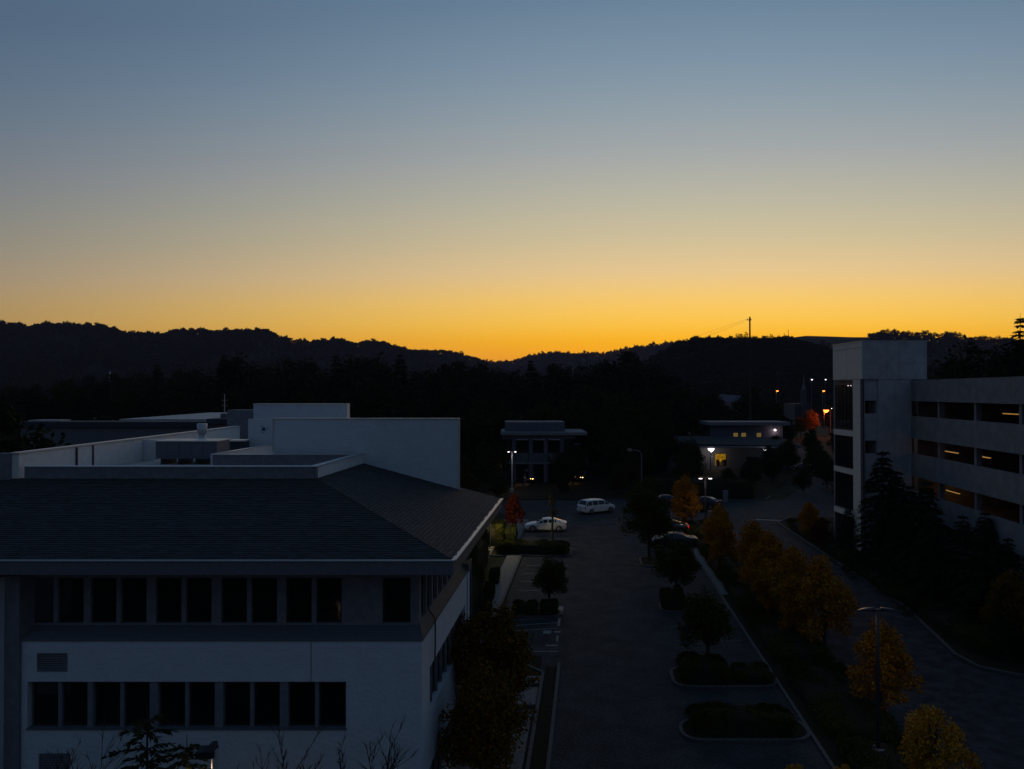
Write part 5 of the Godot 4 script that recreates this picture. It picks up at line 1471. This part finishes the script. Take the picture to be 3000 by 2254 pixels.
	hedge("low_groundcover", "low dark ground cover beside the second hedge", "ground cover", 10.8, 12.9, 40.3, 42.4, 0.5, 43, green, hg)
	hedge("clipped_bush", "small round clipped bush left of the third island tree", "bush", 8.2, 9.9, 53.7, 55.8, 1.3, 44, green, hg)
	hedge("clipped_hedge", "low dark hedge across the left stalls near the hatchback", "hedge", -6.0, 1.3, 72.2, 74.6, 1.0, 45, green, hg)
	hedge("clipped_bush", "pair of low rounded bushes under the left stall tree, left one", "bush", -2.2, -0.4, 52.5, 54.0, 0.8, 46, green, hg)
	hedge("clipped_bush", "pair of low rounded bushes under the left stall tree, right one", "bush", -0.3, 1.0, 52.6, 54.0, 0.8, 47, green, hg)
	for k in 7:
		var d := 24.0 + k * 9.2
		hedge("low_groundcover", ["low shrubs in the street bed beside the nearest lamp post", "low shrubs in the street bed under the golden brown tree", "low shrubs in the street bed between the nearest orange trees", "low shrubs in the street bed under the middle orange tree", "low shrubs in the street bed under the farthest big orange tree", "low shrubs in the street bed before the middle lamp post", "low shrubs in the street bed behind the middle lamp post"][k], "shrubs", 13.5, 16.9, d, d + 9.0, 0.8, 50 + k, green, "low shrubs in the street bed")
	for k in 4:
		var d := 44.0 + k * 11.0
		hedge("low_groundcover", ["dark shrubs along the garage bed at the street corner", "dark shrubs along the garage bed under the nearest conifers", "dark shrubs along the garage bed under the tallest conifers", "dark shrubs along the garage bed below the stair tower"][k], "shrubs", 25.3, 30.0, d, d + 10.4, 1.1, 60 + k, green, "dark shrubs in the garage bed")
	for q in [[-2.7, 48.5, 0.9, "plant by the office walk nearest the rusty tree"], [-3.0, 52.0, 1.0, "dark plant in the middle of the office walk"], [-3.3, 56.0, 1.1, "dark plant near the far end of the office walk"], [-3.5, 61.0, 1.1, "far dark plant on the office walk"]]:
		hedge("walk_plant", q[3], "plant", q[0] - 1.35, q[0] - 0.55, q[1], q[1] + 1.6, q[2], int(q[1]), green, "plants along the office walk")
	for q in [[-6.9, 47.0, 12.0, 2.4, "dark shrubbery against the office end wall"], [-8.0, 60.0, 11.0, 3.0, "tall dark shrubbery past the office corner"], [-7.6, 75.8, 6.0, 1.8, "green shrubs under the red tree"]]:
		hedge("dark_shrubbery", q[4], "shrubs", q[0], q[0] + 2.2, q[1], q[1] + q[2], q[3], int(q[1]) + 3, green, "dark shrubs by the office")
	hedge("low_shrub", "green shrub at the foot of the red tree", "shrub", -5.5, -4.3, 78.0, 81.0, 1.3, 71, [Color(0.05, 0.07, 0.02), Color(0.07, 0.08, 0.02)], "")
	hedge("low_shrub", "rusty bush lit by the minivan headlights", "bush", 8.4, 10.4, 98.4, 100.4, 1.3, 72, rust, "")
	hedge("far_hedge", "dark hedge along the far side of the cross street", "hedge", 9.0, 28.0, 110.5, 114.0, 2.6, 73, green, "")
	hedge("corner_bed_plants", "low dark plants in the small round bed at the junction", "plants", 17.0, 20.2, 98.0, 99.8, 0.35, 74, green, "")

func build_far_trees() -> void:
	var dark := [Color(0.019, 0.024, 0.011), Color(0.028, 0.033, 0.014), Color(0.038, 0.037, 0.016)]
	protos.far_b1 = broadleaf("belt_tree", 81, 20.0, 7.0, 2.0, 50, 100, 0.85, [Color(0.032, 0.036, 0.011), Color(0.045, 0.047, 0.014), Color(0.038, 0.034, 0.011)], M.leaf_far, 0.2)
	protos.far_b2 = broadleaf("belt_tree", 82, 20.0, 6.4, 2.0, 50, 100, 0.85, dark, M.leaf_far, 0.45)
	protos.far_b3 = broadleaf("belt_tree", 83, 20.0, 8.0, 1.0, 52, 100, 0.9, dark, M.leaf_far, 0.1)
	protos.far_c = conifer("belt_conifer", 84, 22.0, 5.6, 1.5, 26, 1.0, dark, M.leaf_far, 0.2, 12.0)
	protos.far_c2 = conifer("belt_conifer", 85, 22.0, 5.0, 1.5, 28, 0.9, dark, M.leaf_far, 0.25, 12.0)
	protos.pine = pine("ridge_pine", 86)
	protos.oak = broadleaf("ridge_tree", 87, 10.0, 5.5, 0.5, 20, 44, 0.8, dark, M.leaf_far, 0.1)
	protos.spire = conifer("tall_conifer", 88, 27.0, 4.6, 2.0, 40, 0.55, [Color(0.017, 0.022, 0.013), Color(0.025, 0.031, 0.015)], M.leaf, 0.3, 17.0)
	var r := RandomNumberGenerator.new()
	r.seed = 99
	for q in BELT:
		var kind: String = ["far_b1", "far_b2", "far_b3"][r.randi() % 3] if q[3] == "b" else ["far_c", "far_c2"][r.randi() % 2]
		var px: float = 1500.0 + q[0] * 2250.0 / q[1]
		var zones := [[200, "at the left edge of the picture"], [430, "above the long low wing"], [620, "above the roof antenna"], [800, "above the left half of the plant room"], [1000, "above the right half of the plant room"], [1200, "above the screen wall"], [1400, "above the right end of the screen wall"], [1560, "above the pale twin lamp post"], [1720, "above the columned building"], [1900, "above the curved street light"], [2100, "left of the flat roofed annex"], [9000, "above the flat roofed annex"]]
		var where := ""
		for zn in zones:
			if px < zn[0]:
				where = zn[1]
				break
		where += " in the nearer row" if q[1] < 215 else " in the farther row"
		place(kind, ("tall " if q[2] > 19.5 else "lower ") + ("dark broad tree " if q[3] == "b" else "dark pointed conifer ") + where, "tree", at(q[0], 0, q[1]), r.randf() * TAU, q[2] * (1.1 if q[2] > 19.5 else 1.0) / (19.4 if q[3] == "b" else 22.0), "tree belt " + where)
	# trees on the ridges
	for q in [[2572, 975, 1700, 1.0], [2597, 965, 1700, 1.25], [2626, 965, 1700, 1.3], [2655, 970, 1700, 1.2], [2682, 974, 1700, 1.1], [2708, 969, 1700, 1.35], [2735, 975, 1700, 1.15], [2768, 972, 1700, 1.4], [2790, 973, 1700, 1.3], [2806, 976, 1700, 1.35], [2838, 988, 1700, 0.9], [2864, 986, 1700, 1.0], [2880, 984, 1700, 1.1], [2895, 986, 1700, 1.05], [2933, 994, 1700, 0.8], [2955, 992, 1700, 0.85], [2975, 992, 1700, 0.8], [2550, 983, 1700, 0.6], [2610, 972, 1700, 1.1], [2640, 972, 1700, 1.1], [2720, 978, 1700, 1.0], [2752, 978, 1700, 1.1], [2560, 981, 1700, 0.8], [2584, 973, 1700, 1.0], [2668, 974, 1700, 1.1], [2694, 974, 1700, 1.0], [2780, 976, 1700, 1.1], [2820, 984, 1700, 1.0], [2850, 988, 1700, 0.9], [2908, 990, 1700, 0.85], [2945, 995, 1700, 0.75], [2990, 992, 1700, 0.85]]:
		var D: float = q[2] - 4.0
		var s: float = q[3] * 1.55
		var zone: String = "above the left end of the stair tower" if q[0] < 2590 else ("above the middle of the stair tower" if q[0] < 2650 else ("above the right end of the stair tower" if q[0] < 2715 else ("just right of the stair tower" if q[0] < 2775 else ("above the garage roof" if q[0] < 2830 else ("left of the tall edge conifer" if q[0] < 2900 else "close to the tall edge conifer")))))
		place("pine", "dark flat topped ridge pine " + zone, "tree", at((q[0] - 1500) * D / 2250.0, EYE + (1148 - q[1]) * D / 2250.0 - 15.6 * s, D), r.randf() * TAU, s, "pines on the ridge " + zone)
	for q in [[2052, 991, 900, 0.7], [2085, 994, 900, 0.75], [2115, 990, 900, 0.8], [2140, 990, 900, 0.8], [2165, 978, 900, 1.1], [2185, 974, 900, 1.2], [2205, 985, 900, 1.1], [2225, 990, 900, 0.9], [2258, 980, 900, 1.1], [2282, 984, 900, 1.0], [2300, 993, 900, 0.7]]:
		var D: float = q[2] - 3.0
		place("oak", "dark round tree on the near hill crest " + ("far left of the power pole" if q[0] < 2100 else ("left of the power pole" if q[0] < 2150 else ("right beside the power pole" if q[0] < 2215 else "right of the power pole"))), "tree", at((q[0] - 1500) * D / 2250.0, EYE + (1148 - q[1]) * D / 2250.0 - 9.6 * q[3] * 1.45, D), r.randf() * TAU, q[3] * 1.45, "trees on the near hill crest")
	for q in [[1859, 1008, 2780, 1.1, "taller conifer on the far ridge left of the near hill"], [1949, 996, 2740, 1.25, "tallest lone conifer on the far ridge beside the near hill"], [1908, 1013, 2780, 0.5, "small conifer between two taller ones on the far ridge"], [1524, 1050, 2880, 0.6, "small conifer on the far ridge by the lowest dip"], [1578, 1034, 2880, 0.6, "small conifer on the far ridge right of the dip"], [1655, 1031, 2880, 0.6, "small conifer on the far ridge left of the thin pole"], [1805, 1026, 2840, 0.6, "small conifer on the far ridge right of the thin pole"]]:
		var D: float = q[2]
		place("far_c", q[4], "tree", at((q[0] - 1500) * D / 2250.0, EYE + (1148 - q[1]) * D / 2250.0 - 22.0 * q[3], D), r.randf() * TAU, q[3], "conifers on the far centre ridge")
	place("spire", "tall thin conifer against the sky at the right edge", "tree", at(72.2, 0, 109), 0.0, 0.99, "tall trees behind the garage")
	place("spire", "dark conifer beside the tall thin one at the right edge", "tree", at(75.5, 0, 114), 1.4, 0.86, "tall trees behind the garage")
	place("far_b3", "dark broad tree behind the garage roof at the right edge", "tree", at(77, 0, 122), 1.0, 1.25, "tall trees behind the garage")
	place("far_b2", "dark tree behind the garage roof left of the tall conifer", "tree", at(80, 0, 135), 2.0, 1.12, "tall trees behind the garage")
	place("far_b1", "dark tree with a white lamp before it beyond the garage", "tree", at(112, 0, 200), 2.0, 1.05, "tall trees behind the garage")
	place("far_b2", "broad dark tree at the left edge beside the long roofs", "tree", at(-37.6, 0, 58), 2.4, 0.76)
	for q in [[114, 276, 0.56, "dark tree behind the orange street lamp"], [92, 256, 0.34, "small tree left of the ones lit orange"]]:
		place("far_b1", q[3], "tree", at(q[0], 0, q[1]), q[1] * 0.7, q[2], "trees round the orange street lamp")
	place("rust", "tree lit orange by the street lamp, upper one", "tree", at(101.0, 0, 260.5), 0.5, 1.5, "trees round the orange street lamp")
	place("rust", "tree lit orange by the street lamp, lower one", "tree", at(97.0, 0, 258), 2.5, 1.15, "trees round the orange street lamp")
	for q in [[8.0, 119, 0.32, "dark tree in front of the columned building, right"], [17.0, 124, 0.42, "dark tree right of the columned building"], [-4, 118, 0.4, "dark tree left of the pale lamp post"], [22, 126, 0.36, "dark tree behind the curved street light"], [-9, 112, 0.42, "dark tree just right of the tall screen wall"], [30, 128, 0.34, "dark tree before the shop building"], [44, 130, 0.26, "dark shrubby tree under the shop lamp"], [54, 136, 0.32, "dark tree left of the back street"], [38, 122, 0.22, "low dark tree by the junction"], [67, 140, 0.34, "dark tree right of the back street"], [48, 104, 0.28, "dark tree behind the stair tower base"], [-6, 98, 0.3, "dark tree past the roof corner"], [18.5, 118, 0.3, "low dark tree under the curved street light"], [-2.0, 108.5, 0.2, "low dark tree at the back of the lot"], [16, 141, 0.62, "tall dark tree between columned building and shop"], [24, 146, 0.66, "tall dark tree left of the shop roof"], [20, 133, 0.5, "dark tree over the curved street light"], [30, 163, 0.7, "tall dark tree behind the left end of the shop roof"], [-13, 128, 0.6, "tall dark tree behind the screen wall end"], [-8, 140, 0.62, "tall dark tree left of the columned building"], [31, 136, 0.3, "dark tree in front of the shop wall, middle one"], [27, 121, 0.26, "low dark tree left of the junction"], [33, 117, 0.2, "lowest dark tree by the junction kerb"], [50, 122, 0.26, "dark tree on the corner before the back street"], [44, 116, 0.2, "low dark tree on the corner before the back street"], [15.5, 114, 0.22, "low dark tree behind the minivan"], [7.4, 112, 0.16, "low dark tree behind the white hatchback"], [45.5, 106, 0.24, "low dark tree between back street and stair tower, nearest one"], [50.5, 116, 0.28, "low dark tree between back street and stair tower, middle one"], [55.5, 127, 0.3, "low dark tree between back street and stair tower, farthest one"], [46, 138, 0.3, "dark tree on the left side of the back street bend"], [54, 158, 0.34, "dark tree before the right end of the shop"], [10.0, 127, 0.38, "dark tree close before the columned building right side"], [-2.8, 126, 0.38, "dark tree close before the columned building left side"], [26.5, 142, 0.52, "tall dark tree before the left end of the shop roof"], [32.6, 144, 0.34, "dark tree left of the round shop lamp"], [51.5, 144, 0.34, "dark tree right of the white shop lamp"], [21, 150, 0.8, "very tall dark tree in the middle of the valley"], [12.5, 150, 0.75, "very tall dark tree behind the columned building"], [61, 152, 0.22, "dark tree at the bend of the back street"], [64, 182, 0.5, "dark tree hiding the annex right end"]]:
		place(["far_b1", "far_b2", "far_b3"][int(absf(q[0])) % 3], q[3], "tree", at(q[0], 0.1, q[1]), q[1] * 1.3, q[2], "trees behind the parking lot")

# ---------------------------------------------------------------- poles, wires, small things
func build_small_things() -> void:
	var st: SurfaceTool
	var o := thing("power_pole", "very tall dark power pole rising above the near hill", "power pole", at(62.0, 0, 200))
	st = new_st(); tube(st, [Vector3.ZERO, Vector3(0, 34.9, 0)], [0.34, 0.2], 8); done(st, "pole", M.wood_pole, o)
	for y in [34.0, 28.6, 28.0]:
		st = new_st(); box(st, Vector3(-0.75, y, -0.1), Vector3(0.4, y + 0.2, 0.1)); done(st, "crossarm", M.wood_pole, o)
		for x in [-0.65, 0.3]:
			st = new_st(); lathe(st, Vector3(x, y + 0.2, 0), [Vector2(0.06, 0), Vector2(0.09, 0.1), Vector2(0.05, 0.25), Vector2(0, 0.26)], 6); done(st, "insulator", M.metal_mid, o)
	o = thing("power_pole", "thin dark pole against the hills in the centre", "power pole", at(37.5, 0, 385))
	st = new_st(); tube(st, [Vector3.ZERO, Vector3(0, 35.6, 0)], [0.35, 0.16], 8); done(st, "pole", M.wood_pole, o)
	for y in [33.6, 29.0]:
		st = new_st(); box(st, Vector3(-1.1, y, -0.1), Vector3(1.1, y + 0.2, 0.1)); done(st, "crossarm", M.wood_pole, o)
	var k := 0
	for q in [[Vector3(61.35, 34.4, -200), Vector3(36.5, 33.9, -385), 3.0, "uppermost power line running down from the tall pole"], [Vector3(62.3, 34.4, -200), Vector3(38.5, 33.9, -385), 4.2, "second power line running down from the tall pole"], [Vector3(61.35, 29.0, -200), Vector3(36.5, 29.3, -385), 3.0, "lowest power line running from the tall pole"]]:
		st = new_st()
		var pts := []
		var rad := []
		for j in 25:
			var t := j / 24.0
			pts.append((q[0] as Vector3).lerp(q[1], t) - Vector3(0, 4.0 * q[2] * t * (1 - t), 0))
			rad.append(0.022)
		tube(st, pts, rad, 4)
		var w := done(st, numbered("power_line"), M.black)
		tag(w, q[3], "power line", "power lines")
	for q in [[2310, 966, 900, 9.0, "taller thin mast on the near hill crest"], [2298, 976, 900, 6.0, "shorter thin mast on the near hill crest"]]:
		var D: float = q[2]
		o = thing("ridge_mast", q[4], "mast", at((q[0] - 1500) * D / 2250.0, EYE + (1148 - q[1]) * D / 2250.0 - q[3], D))
		st = new_st(); tube(st, [Vector3(0, -3, 0), Vector3(0, q[3], 0)], [0.35, 0.22], 6); done(st, "mast", M.black, o)
		box_node(Vector3(-0.7, q[3] - 1.2, -0.1), Vector3(0.7, q[3] - 1.0, 0.1), "crossarm", M.black, o)
	for q in [[-32.2, 180, 15.3, "grey pole behind the plant room"], [-2.8, 52, 4.0, "thin grey post at the end of the office wall"]]:
		o = thing("grey_post", q[3], "post", at(q[0], 0, q[1]))
		st = new_st(); tube(st, [Vector3.ZERO, Vector3(0, q[2], 0)], [0.12, 0.08], 8); done(st, "shaft", M.metal_mid, o)
		st = new_st(); lathe(st, Vector3(0, q[2], 0), [Vector2(0.1, 0), Vector2(0.1, 0.08), Vector2(0, 0.1)], 8); done(st, "cap", M.metal_mid, o)
	# utility boxes and signs by the junction
	for q in [[29.8, 107.3, "small pale utility box by the junction"], [22.9, 88.5, "short pale bollard by the walk end"]]:
		o = thing("utility_box", q[2], "utility box", at(q[0], 0.1 if q[1] < 100 else 0.004, q[1]))
		box_node(Vector3(-0.3, 0, -0.25), Vector3(0.3, 1.5, 0.25), "cabinet", M.stucco_grey, o)
		box_node(Vector3(-0.34, 1.5, -0.29), Vector3(0.34, 1.58, 0.29), "lid", M.stucco_grey, o)
		box_node(Vector3(-0.24, 0.2, 0.25), Vector3(0.24, 1.35, 0.27), "door", M.stucco_grey, o)
	for q in [[19.2, 92.5, 2.4, "traffic sign post seen edge on beside the walk"], [17.9, 90.8, 2.2, "second traffic sign post at the lot exit"]]:
		o = thing("sign_post", q[3], "sign", at(q[0], 0.0, q[1]), 1.1)
		st = new_st(); tube(st, [Vector3.ZERO, Vector3(0, q[2], 0)], [0.04, 0.04], 6); done(st, "post", M.metal_pale, o)
		box_node(Vector3(-0.25, q[2] - 0.7, -0.05), Vector3(0.25, q[2], -0.03), "plate", M.metal_pale, o)
